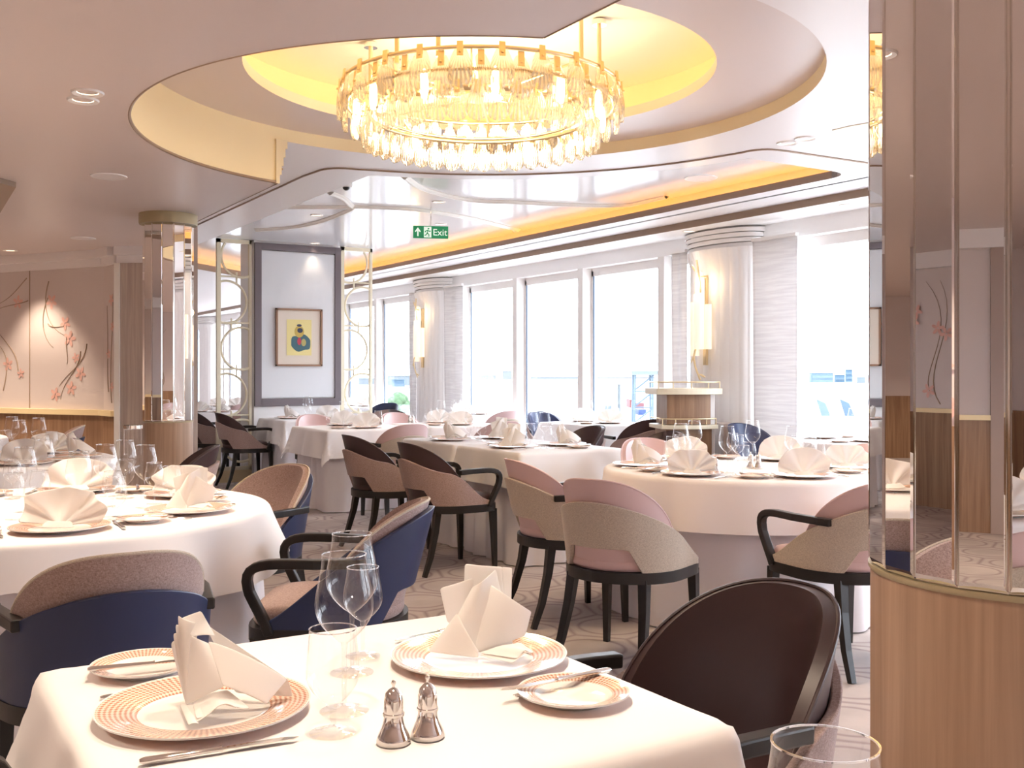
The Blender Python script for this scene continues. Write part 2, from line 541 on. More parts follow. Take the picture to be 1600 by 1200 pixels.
# stepped crown end where the drum meets the fascia
e = MB()
for k in range(5):
    e.box(XLF - .01, XLF + .012 + .012 * k, YLF - .015, YLF + .05, ZA + .053 * k, ZA + .053 * (k + 1))
struct(e.build('trim_2', M['palegold']))
# stepped fascia along the low ceiling edge
e = MB()
for k, (dx, z0, z1) in enumerate([(.03, ZA + .1, ZB - .1), (.06, ZB - .1, ZB)]):
    e.box(XLN, XLN + dx, YN, YLN - .06, z0, z1)
    e.box(XLF, XLF + dx, YLF + .06, YF, z0, z1)
struct(e.build('trim_3', M['ceil_mid']))
# ring soffit between the two circles
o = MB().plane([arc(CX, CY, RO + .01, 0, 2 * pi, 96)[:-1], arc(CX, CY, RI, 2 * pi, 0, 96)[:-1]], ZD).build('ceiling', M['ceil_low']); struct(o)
# mid ceiling with circle and window-side recess cut out
X2, R2, Y2 = 2.98, 2.34, 4.90
XF1, XF2 = 5.87, 6.42
ys = CY + sqrt(R2 ** 2 - (X2 - CX) ** 2)
xs = CX + sqrt(R2 ** 2 - (Y2 - CY) ** 2)
a_s, a_e = atan2(ys - CY, X2 - CX), atan2(Y2 - CY, xs - CX)
def rnd(p, q, r_, n=8):
    """rounded corner at p between arriving and leaving directions q=(din,dout)"""
    di, do = q
    a = (p[0] - di[0] * r_, p[1] - di[1] * r_); b = (p[0] + do[0] * r_, p[1] + do[1] * r_)
    return [((1 - t) ** 2 * a[0] + 2 * t * (1 - t) * p[0] + t * t * b[0], (1 - t) ** 2 * a[1] + 2 * t * (1 - t) * p[1] + t * t * b[1]) for t in [i / n for i in range(n + 1)]]
arcC = arc(CX, CY, R2, a_s - .03, a_e + .03, 40)
holeC = rnd((X2, ys), ((0, -1), (cos(a_s - pi / 2), sin(a_s - pi / 2))), .06) + arcC[1:-1] + [(xs, Y2)] + rnd((XF1, Y2), ((1, 0), (0, 1)), .22, 12) + [(XF1, 15.9), (X2, 13.2)]
outB = [(XLN, YN), (XF2, YN), (XF2, YF), (XLF, YF)] + arc(CX, CY, RO, aF, -aN, 80)
o = MB().plane([outB, holeC[::-1]], ZB).build('ceiling', M['ceil_mid']); struct(o)
# walls of the recess + gloss ceiling above it
rw = MB()
iS = [i for i, p in enumerate(holeC) if abs(p[0] - XF1) < 1e-6][0]
rw.wall(holeC[:iS], ZB, ZC)
struct(rw.build('wall_recess', M['white']))
gc = [(X2 - .02, 14), (X2 - .02, ys - .02)] + arc(CX, CY, R2 - .02, a_s, a_e, 40)[1:-1] + [(xs, Y2 - .02), (XF1 + .2, Y2 - .02), (XF1 + .2, 17)]
o = MB().plane([gc], ZC).build('ceiling', M['ceil_gloss']); struct(o)
# cove: bronze lip, back wall and LED strip
e = MB()
lip = holeC[iS - 8:-1]
e.wall(lip, ZB, ZB + .055)
e.wall([(x + .012, y) for x, y in lip], ZB, ZB + .055)
e.plane([[(p[0], p[1]) for p in lip] + [(p[0] + .012, p[1]) for p in lip[::-1]]], ZB + .055)
struct(e.build('trim_4', M['bronze']))
e = MB().box(XF1 + .17, XF1 + .2, 4.5, 17, ZB, ZC + .02)
e.plane([[(XF1, 4.75), (XF1 + .2, 4.75), (XF1 + .2, 17), (XF1, 17)]], ZB + .004)
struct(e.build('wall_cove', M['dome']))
o = MB().box(XF1 + .07, XF1 + .085, Y2 + .05, 15.8, ZB + .02, ZB + .03).build('led_strip', M['led'])
tag(o, 'long amber light strip glowing in the ceiling cove above the windows', 'light strip')
# diagonal far end of the recess with its own cove
e = MB().tube([(XF1 + .15, 16.05, ZB + .03), (X2 - .05, 13.27, ZB + .03)], .008, 4)
tag(e.build('led_strip', M['led']), 'amber light strip at the far diagonal end of the ceiling recess', 'light strip')
struct(MB().wall([(XF1 + .2, 16.3), (X2 - .05, 13.5)], ZB, ZC).build('wall_cove', M['dome']))
struct(MB().wall([(XF1, 15.9), (X2, 13.2)], ZB - .03, ZB + .05).build('trim_5', M['bronze']))
# inlaid bronze line around the recess band
R1 = 2.14
x1 = 2.58
l1 = [(x1, 22), (x1, 7.0)] + rnd((x1 + .02, CY + R1 - .0), ((0, -1), (1, 0)), .22, 8)
l1 += arc(CX, CY, R1, radians(80), radians(14), 40)
l1 += rnd((CX + R1 - .02, 4.6), ((.0, -1), (1, 0)), .18, 8) + [(XF2, 4.55)]
struct(MB().tube([(x, y, ZB - .001) for x, y in l1], .009, 6).build('trim_6', M['bronze'], smooth=True))
# curved cream mouldings on the gloss ceiling
def moulding(name, pts, r=.035):
    o = MB().tube([(x, y, ZC) for x, y in pts], r, 10, flat=.6).build(name, M['moulding'], smooth=True)
    MB().tube([(x, y, ZC - .012) for x, y in pts], r * .5, 8, flat=1.0).build('moulding_bead', M['moulding'], o, smooth=True)
    return struct(o)
def bez(p0, p1, p2, p3, n=24):
    r = []
    for i in range(n + 1):
        t = i / n; u = 1 - t
        r.append(tuple(u ** 3 * a + 3 * u * u * t * b + 3 * u * t * t * c + t ** 3 * d for a, b, c, d in zip(p0, p1, p2, p3)))
    return r
def cz(x, y, z=ZC):
    d_ = 1600.0 * (z - EYE) / (582.0 - y)
    return rd((x - 800) / 1600.0 * d_, d_)
for nm, pp in (('trim_7', [(632, 275), (665, 295), (735, 311), (800, 314), (880, 318), (975, 319), (1065, 309)]),
               ('trim_8', [(553, 321), (640, 325), (700, 333), (750, 343), (785, 352), (825, 361)]),
               ('trim_9', [(516, 300), (535, 308), (548, 320), (553, 322), (540, 330), (500, 345), (455, 354), (400, 358)]),
               ('trim_10', [(370, 320), (455, 322), (553, 322)])):
    P_ = [cz(*q) for q in pp]
    # smooth through the points
    out_ = []
    for i in range(len(P_) - 1):
        p0 = P_[max(i - 1, 0)]; p1 = P_[i]; p2 = P_[i + 1]; p3 = P_[min(i + 2, len(P_) - 1)]
        for k in range(8):
            t = k / 8
            out_.append(tuple(.5 * (2 * b + (c - a) * t + (2 * a - 5 * b + 4 * c - d) * t * t + (3 * b - a - 3 * c + d) * t ** 3) for a, b, c, d in zip(p0, p1, p2, p3)))
    out_.append(P_[-1])
    out_ = [(min(x, XF1 + .05), y) for x, y in out_]
    moulding(nm, out_)
# window-side soffit
e = MB().plane([[(XF2, YN), (W + .2, YN), (W + .2, YF), (XF2, YF)]], ZB - .055)
struct(e.build('ceiling', M['white']))
struct(MB().box(XF2 - .012, XF2, YN, YF, ZB - .06, ZB + .002).build('trim_11', M['bronze']))

# dome recess over the chandelier
e = MB()
e.lathe([(RI, ZD), (RI, ZD + .055), (RI + .015, ZD + .055), (RI + .015, ZD)], 96, (CX, CY, 0))
struct(e.build('trim_12', M['palegold'], smooth=True))
e = MB()
e.lathe([(RI + .012, ZD + .02), (RI + .16, ZD + .02), (RI + .16, 2.99)], 96, (CX, CY, 0))
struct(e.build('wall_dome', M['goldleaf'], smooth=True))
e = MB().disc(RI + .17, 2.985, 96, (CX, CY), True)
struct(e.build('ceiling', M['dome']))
e = MB().lathe([(RI + .07, ZD + .04), (RI + .09, ZD + .04), (RI + .09, ZD + .05), (RI + .07, ZD + .05), (RI + .07, ZD + .04)], 96, (CX, CY, 0))
tag(e.build('led_strip', M['ledwarm']), 'ring shaped warm light strip in the round cove above the chandelier', 'light strip')
# roof slab above everything keeps daylight out
struct(MB().box(XW - .3, W + .6, YN - .3, YF + .3, 3.05, 3.15).build('ceiling', M['white']))

# window wall
solids = [(6.8, 7.7), (12.8, 13.7), (18.8, 19.7), (.8, 1.7), (-5.0, -4.3), (24.8, 25.7), (30.8, 31.7), (32.9, 33.0)]
SILL, HEAD = .42, 2.45
e = MB()
e.box(W, W + .3, YN, YF, 0, SILL)
e.box(W, W + .3, YN, YF, HEAD + .03, 3.05)
for a, b in solids: e.box(W, W + .3, a, b, SILL, HEAD + .03)
struct(e.build('wall_right', M['white']))
struct(MB().box(W - .06, W + .02, YN, YF, SILL - .03, SILL).build('trim_13', M['winframe'], bevel=.01))
spans = [(-4.3, .8), (1.7, 6.8), (7.7, 12.8), (13.7, 18.8), (19.7, 24.8), (25.7, 30.8), (31.7, 32.9)]
mull = [8.21 + 1.435 * k for k in range(-9, 18)]
wi = 0
for (a, b) in spans:
    cuts = [a] + [m_ for m_ in mull if a + .25 < m_ < b - .25] + [b]
    for i in range(len(cuts) - 1):
        wi += 1
        y0 = cuts[i] + (.05 if i > 0 else 0); y1 = cuts[i + 1] - (.05 if i < len(cuts) - 2 else 0)
        f = MB()
        t = .035
        xg = W + .15
        f.box(xg - .03, xg + .03, y0, y0 + t, SILL, HEAD); f.box(xg - .03, xg + .03, y1 - t, y1, SILL, HEAD)
        f.box(xg - .03, xg + .03, y0, y1, SILL, SILL + .05); f.box(xg - .03, xg + .03, y0, y1, HEAD - .06, HEAD + .03)
        if i > 0: f.box(W - .005, W + .16, cuts[i] - .05, cuts[i] + .05, SILL, HEAD + .03)
        fo = f.build('window_%d' % wi, M['winframe']); struct(fo)
        s_ = MB().box(xg - .034, xg - .02, y1 - t - .014, y1 - t + .001, SILL + .05, HEAD - .06)
        s_.build('seal', M['winseal'], fo)
        MB().box(xg, xg + .008, y0 + t, y1 - t, SILL + .05, HEAD - .06).build('pane', M['pane'], fo)

# fluted pilasters
for k, yc in enumerate((7.25, 13.25, 19.25, 1.25, 25.25, 31.25)):
    e = MB()
    nf = 96
    def pf(u, v, yc=yc):
        a = pi * u
        fl_ = .010 * abs(sin(u * 24 * pi / 2 * 1.0))
        z = v * 2.44
        top = .05 * max(0, (v - .93) / .07) ** 2
        return (W + .02 - (.22 + fl_ + top) * sin(a) ** .8, yc + (.45 + top * .5) * cos(a), z)
    e.grid(pf, 192, 16)
    for j in range(4):
        prof = []
        e.grid(lambda u, v, j=j: (W + .02 - (.245 + .014 * j) * sin(pi * u) ** .8, yc + (.46 + .014 * j) * cos(pi * u), 2.44 + .045 * j + v * .038), 64, 1)
        e.grid(lambda u, v, j=j: (W + .02 - (.231 + .014 * j + .014 * v) * sin(pi * u) ** .8, yc + (.446 + .014 * j + .014 * v) * cos(pi * u), 2.44 + .045 * j), 64, 1)
    struct(e.build('wall_pilaster', M['white'], smooth=True, angle=70))

# curtains: flat rippled panels either side of each pilaster
def curtain(y0, y1, label):
    def f(u, v):
        y = y0 + (y1 - y0) * u
        z = .12 + 2.36 * v
        return (W - .10 + .012 * sin(u * 9 + v * 2) + .03 * (1 - v) * sin(u * 3), y, z)
    o = MB().grid(f, 20, 40).build('curtain', M['curtain'], smooth=True, solid=.006)
    h = MB().box(W - .125, W - .085, y0 - .01, y1 + .01, 2.47, 2.50).build('hem_bar', M['white'], o)
    ya, yb = (y0 - .008, y0 + .004)
    return tag(o, label, 'curtain', None)
for k, yc in enumerate((7.25, 13.25, 19.25, 1.25)):
    nm = ['nearest visible', 'middle', 'farthest', 'behind camera'][k]
    if k == 3: continue
    curtain(yc - .97, yc - .46, ['cream rippled curtain panel right of the nearer fluted pilaster', 'cream rippled curtain panel right of the farther fluted pilaster', 'cream rippled curtain panel right of the pilaster behind the screen'][k])
    curtain(yc + .46, yc + .66, ['narrow curtain panel left of the nearer fluted pilaster, behind its sconce', 'narrow curtain panel left of the farther fluted pilaster, behind its sconce', 'narrow curtain panel left of the pilaster behind the screen'][k])

# far wall, near wall, left walls
struct(MB().box(XW, W + .3, YF, YF + .2, 0, 3.05).build('wall_far', M['white']))
e = MB().box(XW, W + .3, YN - .2, YN, 0, 3.05)
struct(e.build('wall_near', M['panel']))
struct(MB().box(XW - .2, XW, YN, YF, 0, 3.05).build('wall_side', M['mauvewall']))
# diagonal floral wall
pA = Vector(rd(-9.0, 12.0)); pB = Vector(rd(-3.80, 9.58)); pC = Vector(rd(-3.58, 9.33)); pD = Vector(rd(-2.95, 9.28)); pE = Vector((pD.x + .02, YF))
def vwall(p, q, z0, z1, t, mb):
    dvec = (q - p).normalized(); n = Vector((-dvec.y, dvec.x))
    if n.dot(-(p + q) / 2) < 0: n = -n   # towards the camera
    a, b = p, q
    pts = [(a.x, a.y), (b.x, b.y), (b.x + n.x * t, b.y + n.y * t), (a.x + n.x * t, a.y + n.y * t)]
    mb.prism(pts, z0, z1)
    return n
WT = .93
e = MB()
for a, b in ((pA, pB), (pB, pC)):
    vwall(a, b, WT, 2.27, .02, e)
wl = struct(e.build('wall_left', M['panel']))
e = MB()
for a, b in ((pA, pB), (pB, pC)):
    vwall(a, b, 0, WT - .02, .03, e)
struct(e.build('wall_left_wainscot', M['walnut']))
e = MB()
for a, b in ((pA, pB), (pB, pC)):
    vwall(a, b, WT - .05, WT, .075, e)
struct(e.build('trim_14', M['goldleaf']))
e = MB()
for a, b in ((pA, pB), (pB, pC), (pC, pD)):
    vwall(a, b, 2.27, 2.34, .05, e); vwall(a, b, 2.34, ZA, .11, e)
struct(e.build('trim_15', M['ceil_mid']))
e = MB(); vwall(pC, pD, 0, 2.27, .06, e)
e.prism([(pD.x, pD.y), (pD.x + .1, pD.y), (pD.x + .1, YF), (pD.x, YF)], 0, 3.0)
struct(e.build('wall_wood', M['greywood']))
e = MB(); vwall(pC + (pD - pC) * -.02, pC + (pD - pC) * .06, 0, 2.27, .075, e)
struct(e.build('trim_16', M['moulding']))
# panel seam and painted blossoms
dv = (pB - pA).normalized(); nv = Vector((-dv.y, dv.x))
if nv.dot(-pB) < 0: nv = -nv
Lw = (pB - pA).length
def wp(s, z, off=.022):
    q = pB - dv * s + nv * off
    return (q.x, q.y, z)
def blossoms(parent, strokes, flowers, wpf, name='painted_branch'):
    t = MB()
    for st in strokes:
        P_ = bez(*st, n=14)
        t.tube([wpf(a, b) for a, b in P_], [.006 - .004 * i / 14 for i in range(15)], 6)
    t.build(name, M['twig'], parent, smooth=True)
    f = MB()
    for (a, b, r) in flowers:
        for k in range(5):
            an = k * 2 * pi / 5 + a * 7
            c0 = (a + r * .55 * cos(an), b + r * .55 * sin(an))
            ring = []
            for j in range(10):
                u = 2 * pi * j / 10
                da, db = r * .46 * cos(u), r * .24 * sin(u)
                ring.append((c0[0] + da * cos(an) - db * sin(an), c0[1] + da * sin(an) + db * cos(an)))
            f.add([wpf(p[0], p[1], .0235 + .0005 * k) for p in ring], [tuple(range(10))])
    f.build('painted_blossom', M['blossom'], parent)
S1 = [((.72, 2.16), (.83, 1.9), (.72, 1.7), (.50, 1.63)), ((.73, 2.0), (.85, 1.8), (.80, 1.6), (.66, 1.52)), ((.73, 1.75), (.68, 1.70), (.6, 1.72), (.52, 1.72)),
      ((.22, 1.55), (.24, 1.35), (.45, 1.3), (.58, 1.15)), ((.30, 1.48), (.3, 1.3), (.55, 1.2), (.56, 1.02)), ((.48, 1.62), (.5, 1.5), (.45, 1.4), (.48, 1.36)),
      ((1.02, 2.2), (1.15, 2.1), (1.25, 2.0), (1.45, 1.95)), ((1.0, 1.98), (1.15, 1.94), (1.3, 1.95), (1.45, 1.9)), ((1.14, 1.3), (1.15, 1.5), (1.3, 1.55), (1.5, 1.75)),
      ((1.35, 1.1), (1.25, 1.4), (1.3, 1.5), (1.5, 1.6)), ((1.7, 1.2), (1.6, 1.5), (1.75, 1.8), (1.9, 2.1)), ((2.2, 1.2), (2.3, 1.5), (2.1, 1.8), (2.3, 2.1))]
F1 = [(.68, 1.96, .075), (.50, 1.75, .07), (.44, 1.60, .08), (.36, 1.42, .05), (.30, 1.27, .07), (.42, 1.13, .07), (.63, 1.07, .07), (1.14, 1.97, .07), (1.10, 1.27, .05), (1.28, 1.36, .07), (1.8, 1.6, .08), (2.2, 1.9, .08), (2.2, 1.4, .07)]
blossoms(wl, S1, F1, wp)
dv2 = (pC - pB).normalized(); nv2 = Vector((-dv2.y, dv2.x))
if nv2.dot(-pB) < 0: nv2 = -nv2
def wp2(s, z, off=.022):
    q = pC - dv2 * s + nv2 * off
    return (q.x, q.y, z)
blossoms(wl, [((.12, 1.0), (.2, 1.3), (.08, 1.6), (.1, 2.0)), ((.2, 1.1), (.25, 1.3), (.2, 1.5), (.24, 1.9))], [(.13, 1.95, .06), (.1, 1.7, .05), (.2, 1.45, .05), (.12, 1.15, .05)], wp2)
sm = MB()
for s_ in (.98, 1.96, 2.94): sm.tube([wp(s_, WT), wp(s_, 2.27)], .006, 4)
sm.build('panel_seam', M['twig'], wl)
# near wall (seen only in the mirrors)
nwl = bpy.data.objects['wall_near']
def wp3(s, z, off=.0): return (s, YN + .012 + off, z)
blossoms(nwl, [((a + .1 * k, .95 + .1 * k), (a + .2, 1.3), (a - .2, 1.7), (a + .15 * k, 2.1)) for a in (-3, -1.6, -.2, 1.2, 2.6, 4.0) for k in range(2)], [(a + random.uniform(-.3, .3), random.uniform(1, 2.1), .07) for a in (-3, -1.6, -.2, 1.2, 2.6, 4.0) for k in range(4)], wp3)
struct(MB().box(XW, W, YN, YN + .05, 0, .93).build('trim_17', M['walnut']))
struct(MB().box(XW, XW + .05, YN, 15, 0, .90).build('trim_18', M['walnut']))
struct(MB().box(XW, XW + .08, YN, 15, .90, .94).build('trim_21', M['goldleaf']))
swl = MB().box(XW, XW + .02, YN, 15, .94, 2.27).build('wall_flowered', M['panel']); struct(swl)
struct(MB().box(XW, XW + .12, YN, 15, 2.27, ZA).build('trim_22', M['ceil_mid']))
struct(MB().box(XW, XW + .09, -1.2, .3, 0, 2.27).build('door_1', M['mauvewall']))
def wp4(q_, z, off=.0): return (XW + .024 + off, q_, z)
blossoms(swl, [((a + .1 * k, .98 + .1 * k), (a + .25, 1.3), (a - .25, 1.7), (a + .15 * k, 2.15)) for a in (-3.6, -2.0, 1.0, 2.2, 3.4, 4.6, 5.8, 7.0, 8.3, 9.6, 11, 12.3) for k in range(2)], [(a + random.uniform(-.3, .3), random.uniform(1.05, 2.1), .07) for a in (-3.6, -2.0, 1.0, 2.2, 3.4, 4.6, 5.8, 7.0, 8.3, 9.6, 11, 12.3) for k in range(5)], wp4)
sm = MB()
for y_ in (-4, -2.8, 1.6, 2.8, 4.0, 5.2, 6.4, 7.6): sm.tube([(XW + .022, y_, .94), (XW + .022, y_, 2.27)], .006, 4)
sm.build('panel_seam', M['twig'], swl)
bw_ = MB().box(XW, -1.2, 14.9, 15.05, 0, ZA); struct(bw_.build('wall_back', M['panel']))
struct(MB().box(XW, -1.2, 14.87, 14.9, 0, .93).build('trim_23', M['walnut']))
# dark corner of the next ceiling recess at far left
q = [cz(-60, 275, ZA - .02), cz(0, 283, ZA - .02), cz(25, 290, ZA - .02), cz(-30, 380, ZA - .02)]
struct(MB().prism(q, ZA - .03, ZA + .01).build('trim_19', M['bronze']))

# gold dish recess in the mid ceiling at right
q = [cz(x, y, ZB) for x, y in ((1300, 203), (1325, 197), (1420, 180), (1480, 212), (1420, 222), (1345, 217))]
struct(MB().prism(q, ZB - .004, ZB + .03).build('trim_20', M['palegold']))

# ------------------------------------------------------------------ mirrored columns
def column(cx, cy, r, zb, ztop, nfac, rot, label, cap_top):
    t = empty('mirrored_column', (cx, cy, 0), 0, label, 'column')
    MB().lathe([(r, 0), (r, zb), (0, zb)], 72).build('wood_base', M['oak'], t, smooth=True)
    MB().lathe([(r * 1.005, zb - .003), (r * 1.015, zb), (r * 1.015, zb + .005), (r * .9, zb + .007)], 72).build('base_rim', M['antique'], t, smooth=True)
    rp = r * 1.003
    pts = [(rp * cos(rot + 2 * pi * k / nfac), rp * sin(rot + 2 * pi * k / nfac)) for k in range(nfac)]
    for k in range(nfac):
        p, q = Vector(pts[k]), Vector(pts[(k + 1) % nfac])
        dv_ = (q - p); ln = dv_.length; dv_.normalize()
        n_ = Vector((dv_.y, -dv_.x))
        g = .0015
        a = p + dv_ * g; b = q - dv_ * g
        m_ = MB()
        bw = ln * .045
        a2 = a + dv_ * bw + n_ * .004; b2 = b - dv_ * bw + n_ * .004
        m_.add([(a2.x, a2.y, zb + .016), (b2.x, b2.y, zb + .016), (b2.x, b2.y, ztop - .02), (a2.x, a2.y, ztop - .02),
                (a.x, a.y, zb + .008), (b.x, b.y, zb + .008), (b.x, b.y, ztop), (a.x, a.y, ztop)],
               [(0, 1, 2, 3), (4, 5, 1, 0), (5, 6, 2, 1), (6, 7, 3, 2), (7, 4, 0, 3)])
        m_.build('mirror_panel', M['mirror'], t)
    MB().prism([(x * .985, y * .985) for x, y in pts], zb, ztop).build('core', M['mirror_edge'], t)
    e = MB()
    for x, y in pts: e.tube([(x, y, zb + .01), (x, y, ztop)], .002, 6)
    e.build('bevel_edging', M['mirror_edge'], t, smooth=True)
    MB().lathe([(r * .9, ztop), (r * 1.16, ztop), (r * 1.18, ztop + .01), (r * 1.18, cap_top), (r * .8, cap_top)], 64).build('capital', M['antique'], t, smooth=True, angle=30)
    return t
xr, yr = rd(.705, 1.41)
column(xr, yr, .2, 1.005, 2.34, 21, atan2(-yr, -xr) - radians(4.8), 'large near column of tall bevelled mirror strips on a round oak base', ZB)
xl, yl = rd(-2.487, 7.41)
column(xl, yl, .172, .925, 2.345, 14, radians(12), 'slim distant mirrored column with a gold capital beside the wood pillar', ZA)

# ------------------------------------------------------------------ partition with picture and fretwork screens
YP = 11.87
PX0, PX1 = 3.76, 4.84
struct(MB().box(PX0, PX1, YP - .02, YP + .5, 0, ZC).build('wall_partition', M['white']))
t = empty('wall_panel', ((PX0 + PX1) / 2, YP - .02, 0), 0, 'tall pale fabric panel in a dark slate frame on the central partition', 'wall panel')
hw = (PX1 - PX0) / 2
MB().box(-hw + .08, hw - .08, -.02, 0, .98, 2.72).build('fabric_field', M['picture_field'], t)
e = MB()
for a in ((-hw, -hw + .08, .88, 2.81), (hw - .08, hw, .88, 2.81), (-hw + .08, hw - .08, .88, .97), (-hw + .08, hw - .08, 2.73, 2.81)):
    e.box(a[0], a[1], -.04, 0, a[2], a[3])
e.build('panel_frame', M['slate'], t, bevel=.004)
# small framed artwork
t = empty('framed_picture', ((PX0 + PX1) / 2 - .0, YP - .045, 1.70), 0, 'small oak-framed picture of a rounded dark shape on yellow paper', 'picture')
pw, ph = .29, .345
e = MB()
e.box(-pw, -pw + .022, -.035, 0, -ph, ph); e.box(pw - .022, pw, -.035, 0, -ph, ph)
e.box(-pw, pw, -.035, 0, -ph, -ph + .022); e.box(-pw, pw, -.035, 0, ph - .022, ph)
e.build('picture_frame', M['frame_oak'], t)
MB().box(-pw + .02, pw - .02, -.015, 0, -ph + .02, ph - .02).build('mount', M['mat_board'], t)
art = MB().box(-.155, .155, -.018, -.014, -.215, .215).build('yellow_paper', mat('yellow_art_paper', (0.80, 0.68, 0.30), .8), t)
def blob(name, pts, col, y):
    MB().add([(x, y, z) for x, z in pts], [tuple(range(len(pts)))]).build(name, mat(name + '_ink', col, .7), art)
def oval(cx_, cz_, a, b, n=20): return [(cx_ + a * cos(2 * pi * k / n), cz_ + b * sin(2 * pi * k / n)) for k in range(n)]
blob('teal_shape', [(.02 + .12 * cos(u) * (1 + .15 * sin(u * 2) ** 2), -.065 + .10 * sin(u) + (.01 * cos(5 * u))) for u in [2 * pi * k / 28 for k in range(28)]], (0.06, 0.14, 0.17), -.0190)
blob('ochre_shape', oval(.0, .07, .06, .07), (0.55, 0.40, 0.10), -.0195)
blob('dark_spot', oval(.01, .085, .035, .03), (0.04, 0.05, 0.09), -.0200)
blob('dark_cap', oval(.0, .145, .03, .016), (0.05, 0.06, 0.10), -.0200)
blob('red_patch', oval(.0, -.045, .025, .045), (0.50, 0.05, 0.08), -.0200)
blob('green_patch', oval(.055, -.06, .03, .045), (0.45, 0.40, 0.15), -.0205)

def screen(x0, x1, label, flip):
    t = empty('fretwork_screen', ((x0 + x1) / 2, YP + .02, 0), 0, label, 'screen')
    h = (x1 - x0) / 2
    e = MB()
    e.box(-h, -h + .045, -.025, .025, .0, ZC - .005); e.box(h - .03, h, -.025, .025, 0, ZC - .005)
    e.box(-h, h, -.025, .025, ZC - .05, ZC - .005); e.box(-h, h, -.025, .025, .14, .18)
    e.build('frame', M['palegold'], t)
    MB().box(-h, h, -.03, .03, 0, .14).build('plinth', M['gold'], t)
    f = MB()
    R = .235
    zc_ = [.48, 1.02, 1.56, 2.10, 2.64]
    for i, z in enumerate(zc_):
        side = (1 if i % 2 else -1) * (1 if flip else -1)
        cx_ = side * h * .42
        pts = [(cx_ + R * cos(a), 0, z + R * 1.05 * sin(a)) for a in [2 * pi * k / 60 for k in range(61)]]
        seg = []
        for p in pts:
            if abs(p[0]) <= h - .02 and p[2] < ZC - .04 and p[2] > .17: seg.append(p)
            else:
                if len(seg) > 1: f.tube(seg, .014, 6)
                seg = []
        if len(seg) > 1: f.tube(seg, .014, 6)
        if i < 4:
            f.tube([(-side * h * .15, 0, z + R * .9), (-side * h * .15, 0, zc_[i + 1] - R * .8)], .011, 6)
            f.tube([(-h + .03, 0, z + .30), (h - .02, 0, z + .30)], .010, 6)
    f.build('fretwork', M['palegold'], t, smooth=True)
    return t
screen(3.33, 3.74, 'pale gold fretwork screen of circles, left of the framed picture', False)
screen(4.86, 5.28, 'pale gold fretwork screen of circles, right of the framed picture', True)
# a further screen in the second bay
t0 = screen(2.8, 3.2, 'distant gold fretwork screen seen between the slim column and the near screen', True)
t0.location = (3.05, 15.0, 0)

# ------------------------------------------------------------------ exit sign
ex, ey = cz(673, 363, 2.60)
t = empty('exit_sign', (ex, ey, 2.60), radians(-22), 'hanging green Exit sign with white arrow and running man', 'sign')
sw, sh = .165, .058
MB().box(-sw, sw, -.012, .012, -sh, sh).build('sign_plate', M['exit_green'], t)
MB().box(-.005, .005, -.004, .004, sh, ZC - 2.60).build('hanger', M['silver'], t)
for sgn in (-1,):
    a = MB()
    y_ = -.0135
    a.add([(-.150, y_, .004), (-.122, y_, .042), (-.094, y_, .004), (-.103, y_, -.002), (-.116, y_, .016), (-.116, y_, -.04), (-.128, y_, -.04), (-.128, y_, .016), (-.141, y_, -.002)], [(0, 1, 8), (1, 2, 3, 4), (8, 1, 4, 7), (7, 4, 5, 6)])
    a.build('arrow', M['exit_white'], t)
    a = MB().box(-.065, .005, -.0135, -.012, -.05, .05)
    pb = a.build('pictogram', M['exit_white'], t)
    m_ = MB()
    yy_ = -.0145
    m_.add([(-.022 + .009 * cos(2 * pi * k / 12), yy_, .032 + .009 * sin(2 * pi * k / 12)) for k in range(12)], [tuple(range(12))])
    for (x0, z0, x1_, z1) in ((-.028, .020, -.034, -.010), (-.028, .018, -.048, .010), (-.048, .010, -.056, -.002), (-.028, .016, -.012, .006), (-.012, .006, -.002, .012),
                              (-.034, -.010, -.018, -.022), (-.018, -.022, -.020, -.044), (-.034, -.010, -.046, -.028), (-.046, -.028, -.060, -.030)):
        m_.tube([(x0, yy_, z0), (x1_, yy_, z1)], .005, 6)
    m_.build('running_figure', M['exit_green'], pb)
cu = bpy.data.curves.new('exit_text', 'FONT')
cu.body = 'Exit'; cu.size = .088; cu.align_x = 'LEFT'; cu.extrude = .0008
to = bpy.data.objects.new('tmp_text', cu); C.objects.link(to)
dg = bpy.context.evaluated_depsgraph_get()
me = bpy.data.meshes.new_from_object(to.evaluated_get(dg))
bpy.data.objects.remove(to)
me.materials.clear(); me.materials.append(M['exit_white'])
tx = bpy.data.objects.new('lettering', me); C.objects.link(tx); tx.parent = t
tx.rotation_euler = (pi / 2, 0, 0); tx.location = (.018, -.0135, -.03)

# ------------------------------------------------------------------ chandelier
ch = empty('chandelier', (CX, CY, 0), 0, 'large round crystal chandelier of shell-shaped glass plates under the domed recess', 'chandelier')
def ringt(name, r, z, rad, m_, n=72, flat=1.0):
    return MB().tube([(r * cos(2 * pi * k / n), r * sin(2 * pi * k / n), z) for k in range(n + 1)], rad, 8, flat=flat, caps=False).build(name, m_, ch, smooth=True)
ringt('upper_ring', .685, 2.69, .010, M['gold'])
ringt('upper_ring', .665, 2.60, .008, M['gold'])
ringt('lower_ring', .555, 2.555, .011, M['gold'])
ringt('inner_ring', .50, 2.56, .008, M['gold'])
sp = MB()
for k in range(8):
    a = 2 * pi * k / 8 + .2
    sp.tube([(.1 * cos(a), .1 * sin(a), 2.66), (.685 * cos(a), .685 * sin(a), 2.69)], .007, 6)
    sp.tube([(.555 * cos(a), .555 * sin(a), 2.555), (.685 * cos(a), .685 * sin(a), 2.69)], .006, 6)
sp.lathe([(0, 2.64), (.11, 2.65), (.11, 2.67), (0, 2.68)], 24)
sp.build('spokes', M['gold'], ch, smooth=True)
